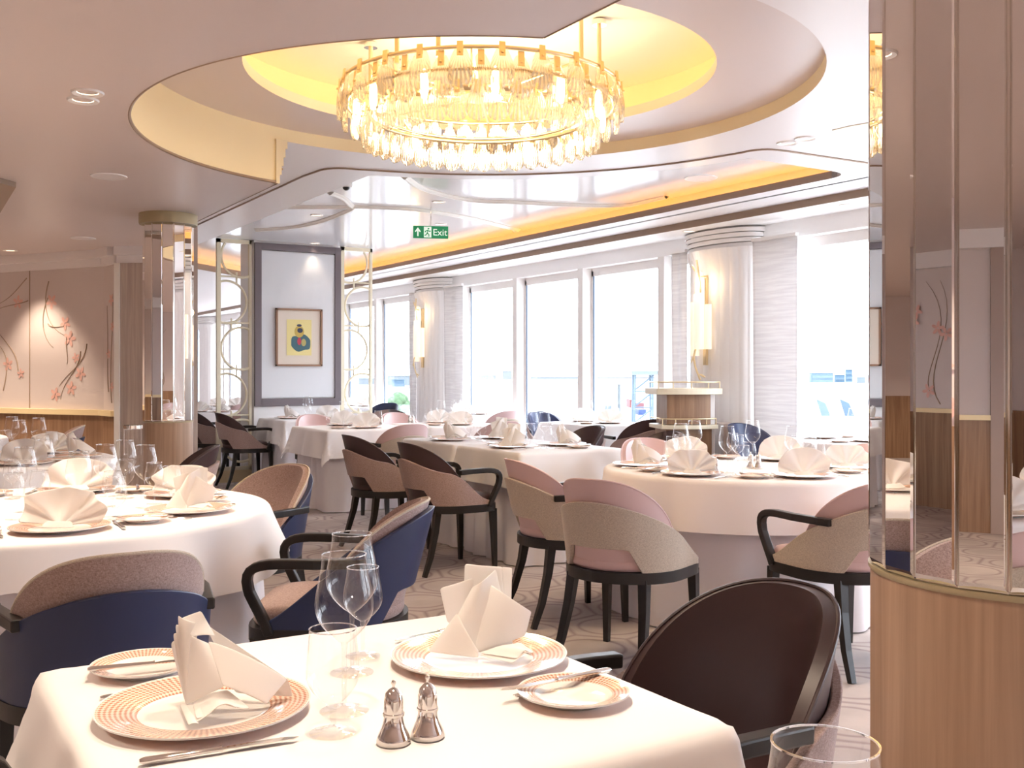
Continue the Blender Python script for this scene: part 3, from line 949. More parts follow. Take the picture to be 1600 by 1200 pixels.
for k in range(8):
    a = radians(45 * k + (-12 if k % 2 else 12)) + .15
    x, y = .60 * cos(a), .60 * sin(a)
    r_ = MB().tube([(x, y, 2.68), (x, y, 2.975)], .011, 10).build('rod', M['gold'], ch, smooth=True)
    MB().lathe([(.0, 2.955), (.035, 2.955), (.035, 2.98), (0, 2.985)], 20, (x, y, 0)).build('canopy', M['silver'], r_, smooth=True, angle=30)
def crystal_mesh():
    # moulded shell: narrow at the hanging point, rounded and fluted below (local origin at the hook)
    mb = MB()
    H_, Wd = .175, .050
    def prof(v):
        w_ = Wd * sin(min(1, (v * 1.25 + .22)) * pi * .5) if v < .72 else Wd * sqrt(max(0, 1 - ((v - .72) / .28) ** 2)) * .995
        return max(w_, .002)
    def f(u, v, s=1):
        x = (u * 2 - 1) * prof(v)
        rib = .0022 * cos((u * 2 - 1) * 7 * pi) * min(1, v * 3)
        return (x, s * (.004 + rib * .6) - .010 * (1 - (u * 2 - 1) ** 2) - .010 * sin(v * pi), -v * H_)
    mb.slab(lambda u, v: f(u, v, 1), lambda u, v: f(u, v, -1), 28, 12)
    return mb
cr_mesh = None
def crystal(a, r, z, s=1.0):
    global cr_mesh
    x, y = r * cos(a), r * sin(a)
    if cr_mesh is None:
        o = crystal_mesh().build('crystal_plate', M['crystal'], ch, smooth=True)
        cr_mesh = o
        b = MB().box(-.013, .013, -.022, -.014, -.048, .014); b.lathe([(0, -.004), (.006, -.004), (.006, .004), (0, .004)], 8, (0, -.024, -.030))
        b.build('bracket', M['gold'], o)
        index_kids(o)
    else:
        o = copy_tree(cr_mesh, ch)
    o.location = (x, y, z)
    o.rotation_euler = (radians(-4), 0, a + pi / 2)
    o.scale = (s, 1, s)
n1, n2 = 48, 40
for k in range(n1):
    crystal(2 * pi * k / n1, .680 if k % 2 else .655, 2.695 if k % 2 else 2.665, 1.06 if k % 2 else 1.1)
for k in range(n2):
    crystal(2 * pi * (k + .5) / n2, .565, 2.565, .98)
bl = []
for k in range(12):
    a = 2 * pi * k / 12 + .1
    b = MB().lathe([(0, 2.495), (.012, 2.50), (.018, 2.53), (.018, 2.60), (.012, 2.62), (0, 2.63)], 12, (.615 * cos(a), .615 * sin(a), 0)).build('bulb', M['bulb'], ch, smooth=True)
for k in range(4):
    a = 2 * pi * k / 4 + .5
    l = bpy.data.lights.new('chandelier_light', 'POINT'); l.energy = 11; l.color = (1, .78, .52); l.shadow_soft_size = .08
    o = bpy.data.objects.new('chandelier_light', l); C.objects.link(o); o.parent = ch
    o.location = (.22 * cos(a), .22 * sin(a), 2.53)

# ------------------------------------------------------------------ downlights
dlp = empty('recessed_downlight')
MB().lathe([(.042, 0), (.06, -.006), (.064, 0), (.064, .004), (.042, .004)], 28).build('trim_ring', M['white'], dlp, smooth=True)
MB().lathe([(.042, .001), (.034, .012), (0, .012)], 24).build('lamp_disc', M['downlamp'], dlp, smooth=True)
ndl = 0
def downlight(X, Y, z, label, power=0, size=1.15, group=None, col=WARM):
    o = place(dlp, (X, Y, z - .002), 0, label, 'ceiling light', group)
    if power:
        l = bpy.data.lights.new('spot', 'SPOT'); l.energy = power; l.color = col
        l.spot_size = size; l.spot_blend = .6; l.shadow_soft_size = .035
        s = bpy.data.objects.new('spot', l); C.objects.link(s); s.parent = o; s.location = (0, 0, -.02)
    return o
x_, y_ = cz(137, 144, ZA); downlight(x_, y_, ZA, 'farther of the twin downlights at the left of the low ceiling', 30)
x_, y_ = cz(130, 156, ZA); downlight(x_, y_, ZA, 'nearer of the twin downlights at the left of the low ceiling', 30)
x_, y_ = cz(1230, 223, ZB); downlight(x_, y_, ZB, 'left one of the twin downlights right of the round recess', 25)
x_, y_ = cz(1258, 216, ZB); downlight(x_, y_, ZB, 'right one of the twin downlights right of the round recess', 25)
for (px, py, lb) in ((492, 380, 'downlight in the gloss ceiling just above the slate picture frame'), (495, 336, 'downlight inside the curved moulding left of the exit sign'),
                     (686, 315, 'downlight in the gloss ceiling between the two long mouldings'), (689, 350, 'downlight in the gloss ceiling directly above the exit sign')):
    x_, y_ = cz(px, py, ZC); downlight(x_, y_, ZC, lb, 6 if px == 492 else 30)
for (px, py, lb) in ((733, 425, 'downlight above the farther of the three big windows'), (922, 391, 'downlight above the mullion between the big windows'),
                     (1076, 361, 'downlight just left of the near fluted pilaster capital'), (1323, 320, 'downlight above the large right window')):
    x_, y_ = cz(px, py, ZB - .055); downlight(min(x_, 6.75), y_, ZB - .055, lb, 12)
x_, y_ = rd(-4.68, 9.55); downlight(x_, y_, ZA, 'downlight at the far left edge washing the flowered wall', 70, 1.5)
x_, y_ = rd(-4.9, 8.6); downlight(x_, y_, ZA, 'downlight added just outside the left edge to brighten the flowered wall', 80, 1.9)  # extra unseen washer, added to brighten the flowered wall
x_, y_ = rd(-5.9, 9.5); downlight(x_, y_, ZA, 'downlight added beyond the left edge to brighten the flowered wall', 70, 1.9)  # second added washer, lifts the dim wall panels from out of view
# presumed table lamps outside the view, and unseen ones added as fill
for i, (X, Y, z, p, sz) in enumerate(((.45, 1.15, ZA, 62, 1.3), (.95, 1.75, ZA, 40, 1.2), (.35, 3.2, ZA, 60, 1.4), (.15, 4.35, ZA, 85, 1.6), (1.2, -.6, ZA, 40, 1.5), (-1.6, .4, ZA, 40, 1.4),
                                (.45, 6.8, ZA, 150, 1.6), (.3, 9.1, ZA, 60, 1.5), (-2.5, 4.0, ZA, 50, 1.5), (4.3, 2.6, ZB, 60, 1.4), (-2.5, -2.5, ZA, 140, 2.2), (2.6, -1.8, ZB, 140, 2.2), (-4.2, 1.0, ZA, 140, 2.2), (-3.2, 6.4, ZA, 80, 1.8), (-3.5, 9.5, ZA, 140, 2.3), (0, -4.0, ZA, 140, 2.2), (4.6, 0.2, ZB, 100, 2.0), (-4.6, 12.6, ZA, 140, 2.3), (-1.2, 1.6, ZA, 60, 2.0))):
    where = ['over the front edge of the nearest table', 'over the right end of the nearest table', 'over the front of the left round table', 'over the back of the left round table', 'added as fill behind the near column',
             'added as fill left behind the camera', 'over the farther left table', 'beyond the farther left table', 'over the far left edge', 'above the right walkway before the round table', 'added as fill near the hidden table at rear left',
             'added as fill over the hidden table at rear right', 'added as fill by the flowered side wall', 'over the table before the flowered wall', 'added as fill between slim column and flowered wall', 'added as fill nearest the rear wall', 'added as fill on the window side behind us', 'added to light the far back wall seen in the mirror',
             'just left of the camera', 'right of the camera'][i]
    downlight(X, Y, z, 'warm recessed downlight ' + where, p, sz, 'downlights above the dining tables')
# speaker grilles
def grille(px, py, z, lab, r=.11):
    x_, y_ = cz(px, py, z)
    t = empty('ceiling_speaker', (x_, y_, z), 0, lab, 'speaker')
    MB().lathe([(r * .86, -.004), (r, -.006), (r * 1.02, .0)], 36).build('rim', M['white'], t, smooth=True)
    MB().lathe([(0, -.003), (r * .86, -.003), (r * .86, 0)], 36).build('mesh_cover', M['ceil_mid'], t, smooth=True)
grille(170, 275, ZA, 'round white ceiling speaker left of the gold drum wall', .10)
grille(130, 372, ZA, 'round white ceiling speaker above the flowered wall', .10)
grille(782, 262, ZB, 'round white ceiling speaker just behind the chandelier', .13)
grille(1095, 278, ZC, 'flat round speaker in the gloss ceiling near its right end', .13)
x_, y_ = cz(541, 287, ZC)
t = empty('security_camera', (x_, y_, ZC), 0, 'small white dome camera at the corner of the gloss ceiling', 'camera')
MB().lathe([(.05, 0), (.05, -.02), (.045, -.03), (0, -.03)], 24).build('housing', M['white'], t, smooth=True, angle=30)
MB().lathe([(.03, -.03), (.026, -.045), (.012, -.056), (0, -.058)], 20).build('lens_dome', M['blackwood'], t, smooth=True)

# ------------------------------------------------------------------ wall sconces
def sconce(yc, label):
    t = empty('wall_sconce', (W - .235, yc, 0), 0, label, 'wall lamp')
    MB().box(0, .03, -.02, .02, 1.35, 2.2).build('back_bar', M['gold'], t)
    for (dx, dy, z0, z1, r) in ((-.07, .0, 1.50, 2.02, .052), (-.035, .10, 1.44, 1.95, .045), (-.03, -.085, 1.50, 1.92, .032)):
        MB().lathe([(r * .98, z0), (r, z0 + .003), (r, z1 - .003), (r * .98, z1), (0, z1)], 24, (dx, dy, 0)).build('glass_shade', M['shade'], t, smooth=True, angle=30)
    MB().lathe([(0, 2.02), (.045, 2.02), (.045, 2.16), (.03, 2.22), (0, 2.24)], 24, (-.05, .01, 0)).build('glass_shade', M['shade'], t, smooth=True)
    b = MB()
    up = bez((-.10, -.055, 2.03), (-.13, -.08, 2.14), (-.12, -.05, 2.2), (-.08, .02, 2.34))
    dn = bez((-.11, .0, 1.50), (-.13, .03, 1.42), (-.10, .03, 1.34), (-.08, -.03, 1.21))
    b.tube(up, .010, 8); b.tube(dn, .010, 8)
    br = b.build('gold_branch', M['goldleaf'], t, smooth=True)
    for (x, y, z, ry, s) in ((-.12, -.12, 2.17, .1, 1.0), (-.09, .055, 2.27, 1.0, .8), (-.10, -.08, 1.25, .3, .9), (-.11, .05, 1.40, 1.9, .6)):
        lf = MB()
        lf.lathe([(0, -.012), (.02, -.007), (.028, 0), (.02, .007), (0, .012)], 16, (0, 0, 0), 1.9 * s, .35 * s)
        vs = []
        for (a, b_, c_) in lf.v:
            vs.append((x + b_, y + a * cos(ry) - c_ * sin(ry), z + a * sin(ry) + c_ * cos(ry)))
        lf.v = vs
        lf.build('gold_leaf', M['goldleaf'], br, smooth=True)
    l = bpy.data.lights.new('sconce_light', 'POINT'); l.energy = 2.2; l.color = (1, .7, .4); l.shadow_soft_size = .05
    o = bpy.data.objects.new('sconce_light', l); C.objects.link(o); o.parent = t; o.location = (-.14, -.05, 2.12)
sconce(7.30, 'gold branch wall sconce with glass cylinders on the near fluted pilaster')
sconce(13.25, 'gold branch wall sconce with glass cylinders on the farther fluted pilaster')
sconce(19.25, 'gold branch wall sconce seen far off behind the left fretwork screen')

# ------------------------------------------------------------------ service station
sx_, sy_ = rd(1.545, 9.25)
t = empty('service_station', (sx_, sy_, 0), -PHI * .75, 'walnut waiter station with curved pale top and brass rails by the near pilaster', 'cabinet')
def dfront(w_, dep, bulge, n=14):
    return [(-w_, dep), (w_, dep)] + [(w_ * (1 - 2 * i / n), -dep - bulge * (1 - (1 - 2 * i / n) ** 2)) for i in range(n + 1)]
MB().prism(dfront(.21, .17, .03), .0, .78).build('lower_body', M['walnut'], t)
MB().prism(dfront(.20, .17, .03), .82, 1.095).build('upper_body', M['walnut'], t)
MB().prism(dfront(.26, .2, .07), .78, .815).build('shelf', M['palegold'], t, bevel=.004)
MB().prism(dfront(.30, .2, .08), 1.085, 1.14).build('top', M['palegold'], t, bevel=.006)
MB().box(.20, .25, -.14, .2, 0, 1.085).build('side_panel', M['white'], t, bevel=.004)
for (z, w_, dpt, bl_) in ((1.195, .28, .18, .07), (.87, .245, .185, .065)):
    f = dfront(w_, dpt, bl_)
    r_ = MB()
    r_.tube([(x, y, z) for x, y in f[1:]] + [(f[0][0], f[0][1], z)], .006, 8)
    for i in (2, 5, 9, 13, 16):
        r_.tube([(f[i][0], f[i][1], z - .06), (f[i][0], f[i][1], z)], .005, 8)
    r_.build('rail', M['gold'], t, smooth=True)
t2 = MB().box(-.07, .07, -.15, .25, 0, .82)
bx, by = rd(2.0, 9.15)
t2o = t2.build('low_cupboard', M['greywood'], bevel=.004); t2o.location = (bx, by + .1, 0); t2o.rotation_euler = (0, 0, -PHI)
tag(t2o, 'narrow low cupboard end between waiter station and near pilaster', 'cupboard')

# ------------------------------------------------------------------ chairs
def make_chair(inner, outer, arms, amp=.275):
    t = empty('dining_armchair' if arms else 'dining_chair')
    A, B = .268, .262
    def base(th, z, off):
        s = 1 if th >= 0 else -1
        a = abs(th)
        if a <= pi / 2:
            x = (A + off) * sin(a); y = -(B + off) * cos(a)
        else:
            x = A + off; y = B * (a - pi / 2)
        ln_ = max(0, z - .44) * (.26 * max(0, cos(a)) + .0)
        fl_ = max(0, z - .44) * .05 * min(1, sin(min(a, pi / 2)))
        return (s * (x + fl_), y - ln_, z)
    TH = radians(128)
    def ss(a, b, x):
        q = min(1, max(0, (x - a) / (b - a))); return q * q * (3 - 2 * q)
    def zt(th):
        t_ = abs(th) / TH
        if arms and inner == M['dark_leather']:
            q = .73 - .085 * ss(0, .55, t_)
            return q - (q - .462) * ss(.5, 1.0, t_) ** 1.0
        return .462 + amp * max(0, cos(t_ * pi / 2)) ** (1.2 if arms else 1.1)
    def zb(th):
        return .432 + .105 * (1 - ss(radians(30), radians(44), abs(th)))
    def shell(off, u, v):
        th = (u * 2 - 1) * TH
        a, b = zb(th), zt(th)
        return base(th, a + (b - a) * v, off)
    MB().slab(lambda u, v: shell(.0, u, v), lambda u, v: shell(-.022, u, v), 48, 8).build('outer_shell', outer, t, smooth=True, angle=60, bevel=.006)
    TI = radians(92)
    def inn(off, u, v):
        th = (u * 2 - 1) * TI
        q = abs(th) / TI
        top = .475 + .355 * max(0, 1 - q ** 2.6) ** .8
        z = .465 + (top - .465) * v
        puff = .010 * sin(pi * u) * sin(pi * v)
        return base(th, z, off - (puff if off < -.04 else 0))
    MB().slab(lambda u, v: inn(-.024, u, v), lambda u, v: inn(-.056, u, v), 44, 10).build('backrest', inner, t, smooth=True, angle=60, bevel=.008)
    pip = [inn(-.026, i / 44, 1.0) for i in range(2, 43)]
    MB().tube([(x, y, z + .002) for x, y, z in pip], .0045, 6).build('piping', M['beige'] if outer == M['navy_leather'] else inner, t, smooth=True)
    # seat
    def outline(k, n=48):
        # D shape: rounded rear, squarish front
        a = 2 * pi * k / n
        x, y = cos(a), sin(a)
        if y < 0: return (x, y)
        p = 5.0
        r_ = (abs(x) ** p + abs(y) ** p) ** (-1 / p)
        return (x * r_, y * r_)
    s = MB()
    prof = [(.88, .436), (.96, .438), (.985, .45), (.985, .475), (.95, .493), (.8, .502), (.4, .507), (.02, .508)]
    vs = []
    n = 48
    for (k_, z) in prof:
        for k in range(n):
            x, y = outline(k, n)
            vs.append((x * (A - .012) * k_, y * .252 * k_ , z))
    fs = []
    for i in range(len(prof) - 1):
        for k in range(n):
            k2 = (k + 1) % n
            fs.append((i * n + k, i * n + k2, (i + 1) * n + k2, (i + 1) * n + k))
    fs.append(tuple(range(n - 1, -1, -1))); fs.append(tuple((len(prof) - 1) * n + k for k in range(n)))
    s.add(vs, fs); s.build('seat', inner, t, smooth=True)
    s = MB()
    pts = [(outline(k, n)[0] * (A + .004), outline(k, n)[1] * .262) for k in range(n)]
    s.prism(pts, .388, .436); s.build('seat_frame', M['blackwood'], t, smooth=True, angle=40)
    for sx in (-1, 1):
        l_ = MB().tube([(sx * .222, .215, .40), (sx * .226, .222, .2), (sx * .230, .226, 0)], [.029, .023, .018], 4, up=(0, 1, 0))
        l_.build('leg', M['blackwood'], t)
        l_ = MB().tube([(sx * .175, -.165, .40), (sx * .185, -.185, .27), (sx * .200, -.225, .12), (sx * .215, -.275, 0)], [.030, .026, .022, .018], 4, up=(0, 1, 0))
        l_.build('leg', M['blackwood'], t)
    if arms:
        for sx in (-1, 1):
            p0 = base(radians(84 if inner == M['dark_leather'] else 60), .645, -.008)
            pth = [(sx * p0[0], p0[1] - .02, .648)] + [(sx * x, y, z) for x, y, z in bez((.272, .02, .652), (.274, .17, .656), (.274, .255, .665), (.272, .232, .575), 10)] + \
                  [(sx * x, y, z) for x, y, z in bez((.272, .228, .56), (.270, .20, .50), (.268, .175, .46), (.262, .165, .42), 6)]
            MB().tube(pth, .0225, 4, flat=1.15, up=(1, 0, 0)).build('armrest', M['blackwood'], t, bevel=.005)
    return t

CH = {}
def chair(kind, arms, X, Y, face, label, group=None):
    key = (kind, arms)
    if key not in CH:
        inner, outer = {'dark': (M['dark_leather'], M['mauve']), 'mauve': (M['mauve'], M['navy_leather']), 'pink': (M['pink_leather'], M['beige']),
                        'navy': (M['navy_leather'], M['mauve']), 'highnavy': (M['mauve'], M['navy_leather'])}[kind]
        CH[key] = make_chair(inner, outer, arms, .345 if kind == 'highnavy' else .275)
    return place(CH[key], (X, Y, 0), face - pi / 2, label, 'chair', group)
def toward(X, Y, tx_, ty_): return atan2(ty_ - Y, tx_ - X)
D2 = {'dark': 'dark brown leather and tweed', 'mauve': 'mauve tweed and navy leather', 'pink': 'rose leather and beige tweed', 'navy': 'navy leather and tweed'}

# ------------------------------------------------------------------ tables and cloths
def sq_out(h):   # rounded square outline helper
    return h
def make_cloth(kind, half, drop, seed, cloth='square', zt=.755, waves=7, amp=1.0):
    """kind: table shape, half: half side or radius; cloth: its cut; drop: overhang at mid side"""
    rnd_ = random.Random(seed)
    ph = [rnd_.uniform(0, 6.28) for _ in range(6)]
    ext = half + drop
    nr, na = 34, 176
    mb = MB(); vs = [(0, 0, zt)]; fs = []
    for j in range(1, nr + 1):
        for k in range(na):
            a = 2 * pi * k / na
            ca, sa = cos(a), sin(a)
            if kind == 'square':
                p_ = 14.0
                Rt = half * (abs(ca) ** p_ + abs(sa) ** p_) ** (-1 / p_)
            else: Rt = half
            if cloth == 'square':
                Rc = ext / max(abs(ca), abs(sa)); Rc = min(Rc, ext * (1.36 if kind == 'square' else 1.11))
            else: Rc = ext
            if j <= 12: R = Rt * (j / 12) ** .8
            else: R = Rt + (Rc - Rt) * ((j - 12) / (nr - 12))
            x, y = R * ca, R * sa
            if j <= 12:
                vs.append((x, y, zt)); continue
            if kind == 'square':
                qx, qy = max(-half, min(half, x)), max(-half, min(half, y))
            else:
                qx, qy = half * ca, half * sa
            ex_, ey_ = x - qx, y - qy
            e_ = sqrt(ex_ * ex_ + ey_ * ey_)
            if e_ < 1e-5: vs.append((x, y, zt)); continue
            nx, ny = ex_ / e_, ey_ / e_
            # rounded fall over the edge
            rr = .018
            if e_ < rr * 1.57:
                th = e_ / rr; hx = rr * sin(th); hz = rr * (1 - cos(th))
            else:
                hx = rr; hz = rr + (e_ - rr * 1.57)
            fall = min(1, max(0, hz) / .30)
            wv = .5 + .5 * sin(a * waves + ph[0] + .8 * sin(a * 2 + ph[1])) + .35 * sin(a * (waves * 2 + 1) + ph[2])
            out = hx + fall * (.030 + .040 * wv * amp) + .05 * fall * fall * (1 if kind == 'square' and abs(ex_) > .02 and abs(ey_) > .02 else 0)
            z = zt - hz * (.985 - .02 * wv)
            # folds slide a little sideways
            sl = .018 * fall * sin(a * waves + ph[3]) * amp
            vs.append((qx + nx * out - ny * sl, qy + ny * out + nx * sl, z))
    for k in range(na): fs.append((0, 1 + k, 1 + (k + 1) % na))
    for j in range(nr - 1):
        for k in range(na):
            a = 1 + j * na + k; b = 1 + j * na + (k + 1) % na
            fs.append((a, a + na, b + na, b))
    mb.add(vs, fs)
    return mb
def make_skirt(kind, half, seed, zt=.745):
    rnd_ = random.Random(seed); ph = [rnd_.uniform(0, 6.28) for _ in range(4)]
    mb = MB()
    def f(u, v):
        a = 2 * pi * u
        ca, sa = cos(a), sin(a)
        if kind == 'square': Rt = half * (abs(ca) ** 12 + abs(sa) ** 12) ** (-1 / 12)
        else: Rt = half
        w_ = (1 - v)
        R = Rt * .985 + w_ * .02 + w_ * .018 * (sin(a * 13 + ph[0]) + .6 * sin(a * 22 + ph[1]))
        return (R * ca, R * sa, .008 + (zt - .008) * v)
    mb.grid(f, 192, 16, closed=True)
    return mb
TABLES = {}
def table(key, kind, X, Y, half, phrase, drop=.26, cloth=None, seed=0, rot=0, amp=1.0, skirt=True):
    cloth = cloth or ('square' if kind == 'square' else 'round')
    t = empty('dining_table', (X, Y, 0), rot, 'dining table under the white cloths of %s' % phrase, 'table')
    if kind == 'square':
        MB().box(-half + .01, half - .01, -half + .01, half - .01, .715, .742).build('tabletop', M['walnut'], t)
    else:
        MB().lathe([(0, .715), (half - .01, .715), (half - .01, .742), (0, .742)], 48).build('tabletop', M['walnut'], t)
    MB().lathe([(.04, .03), (.04, .715)], 16).build('pedestal', M['blackwood'], t, smooth=True)
    MB().lathe([(0, 0), (.24, 0), (.23, .02), (.05, .035), (0, .035)], 32).build('foot', M['blackwood'], t, smooth=True)
    c = make_cloth(kind, half, drop, seed, cloth, amp=amp).build('tablecloth', M['cloth'], smooth=True, angle=80)
    c.location = (X, Y, 0); c.rotation_euler = (0, 0, rot)
    tag(c, 'white linen cloth draped over %s' % phrase, 'tablecloth')
    if skirt:
        s = make_skirt(kind, half - .01, seed + 50).build('table_skirt', M['skirt'], smooth=True, angle=80)
        s.location = (X, Y, 0); s.rotation_euler = (0, 0, rot)
        tag(s, 'floor-length white underskirt of %s' % phrase, 'table skirt')
    GROUP[0] = phrase
    TABLES[key] = dict(X=X, Y=Y, kind=kind, half=half, phrase=phrase)
    return t

# ------------------------------------------------------------------ tableware prototypes
ZT = .7565
def proto_plate(name, r, m_):
    t = MB()
    t.lathe([(0, .004), (r * .55, .004), (r * .62, .006), (r * .66, .010), (r * .97, .0165), (r, .0175), (r * .995, .0145), (r * .66, .006), (r * .6, .0), (0, .0)], 72)
    return t.build(name, m_, smooth=True, angle=60)
P_plate = proto_plate('charger_plate', .160, M['plate'])
P_side = proto_plate('side_plate', .090, M['sideplate'])
def glass_proto(name, H, rmax, rrim, bowl0, foot_r, stem_r=.0038):
    t = empty(name)
    hb = H - bowl0
    pr = []
    for i in range(17):
        v = i / 16
        if v < .42: r_ = stem_r + (rmax - stem_r) * sin(v / .42 * pi / 2) ** .85
        else: r_ = rrim + (rmax - rrim) * (.5 + .5 * cos((v - .42) / .58 * pi))
        pr.append((r_, bowl0 + hb * v))
    inner_ = [(max(0, r_ - .0012), z + (.003 if i == 0 else 0)) for i, (r_, z) in enumerate(pr)]
    MB().lathe(pr + [(rrim + .0002, H + .0006)] , 36).build('bowl', M['glass'], t, smooth=True, angle=80)
    MB().lathe([(rrim + .0007, H - .0006), (rrim + .0007, H + .0008), (rrim - .0007, H + .0008), (rrim - .0007, H - .0006), (rrim + .0007, H - .0006)], 36).build('rim', M['glass_rim'], t, smooth=True)
    s = MB().lathe([(stem_r * 1.4, bowl0 + .002), (stem_r, bowl0 - .012), (stem_r, .014), (stem_r * 1.8, .006), (foot_r * .5, .0035), (foot_r, .0018), (foot_r, .0005)], 32)
    s.build('stem', M['glass_stem'], t, smooth=True, angle=80)
    return t
M['glass_stem'] = thin_glass('solid_glass', (0.97, 0.97, 0.97), 0.06, 2.2, 0.6)
M['glass_rim'] = thin_glass('glass_rim', (0.92, 0.92, 0.92), 0.45, 1.0, 0.4)
P_wine = glass_proto('wine_glass', .243, .045, .034, .105, .038)
P_small = glass_proto('white_wine_glass', .165, .036, .029, .065, .032)
P_water = glass_proto('water_goblet', .152, .0385, .034, .040, .034, .005)
def shaker():
    t = empty('cruet_shaker')
    MB().lathe([(0, 0), (.0235, 0), (.0245, .003), (.0225, .010), (.0165, .022), (.0140, .032), (.0135, .040)], 32).build('body', M['silver'], t, smooth=True)
    MB().lathe([(.0135, .038), (.0155, .039), (.0155, .042), (.0138, .043), (.0138, .060), (.0115, .070), (.006, .076), (.0022, .078), (.0020, .081), (.0036, .084), (.0026, .088), (0, .089)], 28).build('domed_cap', M['silver'], t, smooth=True)
    return t
P_shaker = shaker()
def knife(L_=.215):
    t = empty('table_knife')
    h = MB().tube([(0, -L_ / 2, .006), (0, -L_ / 2 + .006, .006), (0, -L_ / 2 + .05, .006), (0, -.004, .006), (0, .000, .006)], [.004, .0072, .0062, .0048, .0066], 10, flat=.62)
    h.build('handle', M['silver'], t, smooth=True)
    b = MB()
    out = [(-.003, 0), (-.0075, .012), (-.0095, .05), (-.0085, .085), (-.002, L_ / 2), (.004, L_ / 2 - .01), (.0045, .04), (.0035, 0)]
    b.prism(out, .0042, .0058); b.build('blade', M['silver'], t, smooth=True, angle=30)
    return t
def fork(L_=.19):
    t = empty('table_fork')
    MB().tube([(0, -L_ / 2, .004), (0, -L_ / 2 + .006, .004), (0, -.02, .003), (0, .02, .004), (0, .04, .003)], [.003, .0062, .003, .0024, .004], 8, flat=.4).build('handle', M['silver'], t, smooth=True)
    b = MB()
    b.prism([(-.010, .052), (-.004, .036), (.004, .036), (.010, .052), (.0105, .060), (-.0105, .060)], .0018, .0036)
    for k in range(4):
        x = -.0088 + k * .00587
        b.tube([(x, .058, .0028), (x, .078, .0045), (x, L_ / 2, .0035)], [.0016, .0014, .0008], 6)
    b.build('tines', M['silver'], t, smooth=True)
    return t
P_knife, P_fork = knife(), fork()

def smoothn(name, mb, solid=.0016, sub=1):
    return mb.build(name, M['napkin'], smooth=True, angle=70, solid=solid, sub=sub)
def fan_napkin(seed, n_pl=9, R=.135, spread=(6, 174), lean=.20, broad=3):
    rn = random.Random(seed)
    mb = MB()
    angs = []
    w_ = [1.0] * n_pl
    for i in range(broad): w_[i + rn.randint(0, 2)] = 2.0
    tot = sum(w_); a = spread[1]
    for x in w_:
        angs.append(a); a -= (spread[1] - spread[0]) * x / tot
    angs.append(spread[0])
    vs_fn = []
    A_ = []
    for i in range(len(angs) - 1):
        A_.append((angs[i], .5 if i % 2 else -.5)); A_.append(((angs[i] + angs[i + 1]) / 2, -.5 if i % 2 else .5))
    A_.append((angs[-1], .0))
    rs = [R * (1 + rn.uniform(-.07, .05) - (.16 if abs(an - 90) > 65 else 0)) for an, _ in A_]
    def f(u, v):
        i = round(u * (len(A_) - 1))
        an, zz = A_[i]; th = radians(an)
        r_ = .006 + (rs[i] - .006) * v
        zz2 = zz * .034 * v ** .8
        x = r_ * cos(th); z = .004 + r_ * sin(th) * .96
        return (x, zz2 + lean * z * (1 if v > 0 else 1) + .012 * sin(v * pi), z)
    mb.grid(f, len(A_) - 1, 8)
    # folded band at the foot
    mb.grid(lambda u, v: ((u * 2 - 1) * .045 * (1 - .3 * v), -.012 - .014 * (1 - v) + .01 * (2 * u - 1) ** 2, .002 + .020 * v), 8, 3)
    return mb
P_fan = [smoothn('fan_folded_napkin', fan_napkin(s, n_, R_), sub=1) for s, n_, R_ in ((1, 8, .138), (5, 9, .13), (9, 7, .142))]
def patch(mb, p00, p10, p11, p01, b=(0, 0, 0), n=8, fold=0.0, fn=3):
    P0, P1, P2, P3, Bv = map(Vector, (p00, p10, p11, p01, b))
    nrm = (P1 - P0).cross(P3 - P0)
    if nrm.length > 0: nrm.normalize()
    def f(u, v):
        p = P0 * (1 - u) * (1 - v) + P1 * u * (1 - v) + P2 * u * v + P3 * (1 - u) * v
        p = p + Bv * 4 * u * (1 - u) * (.3 + .7 * v) + nrm * fold * sin(u * pi * fn) * (.25 + v)
        return tuple(p)
    mb.grid(f, n, n)
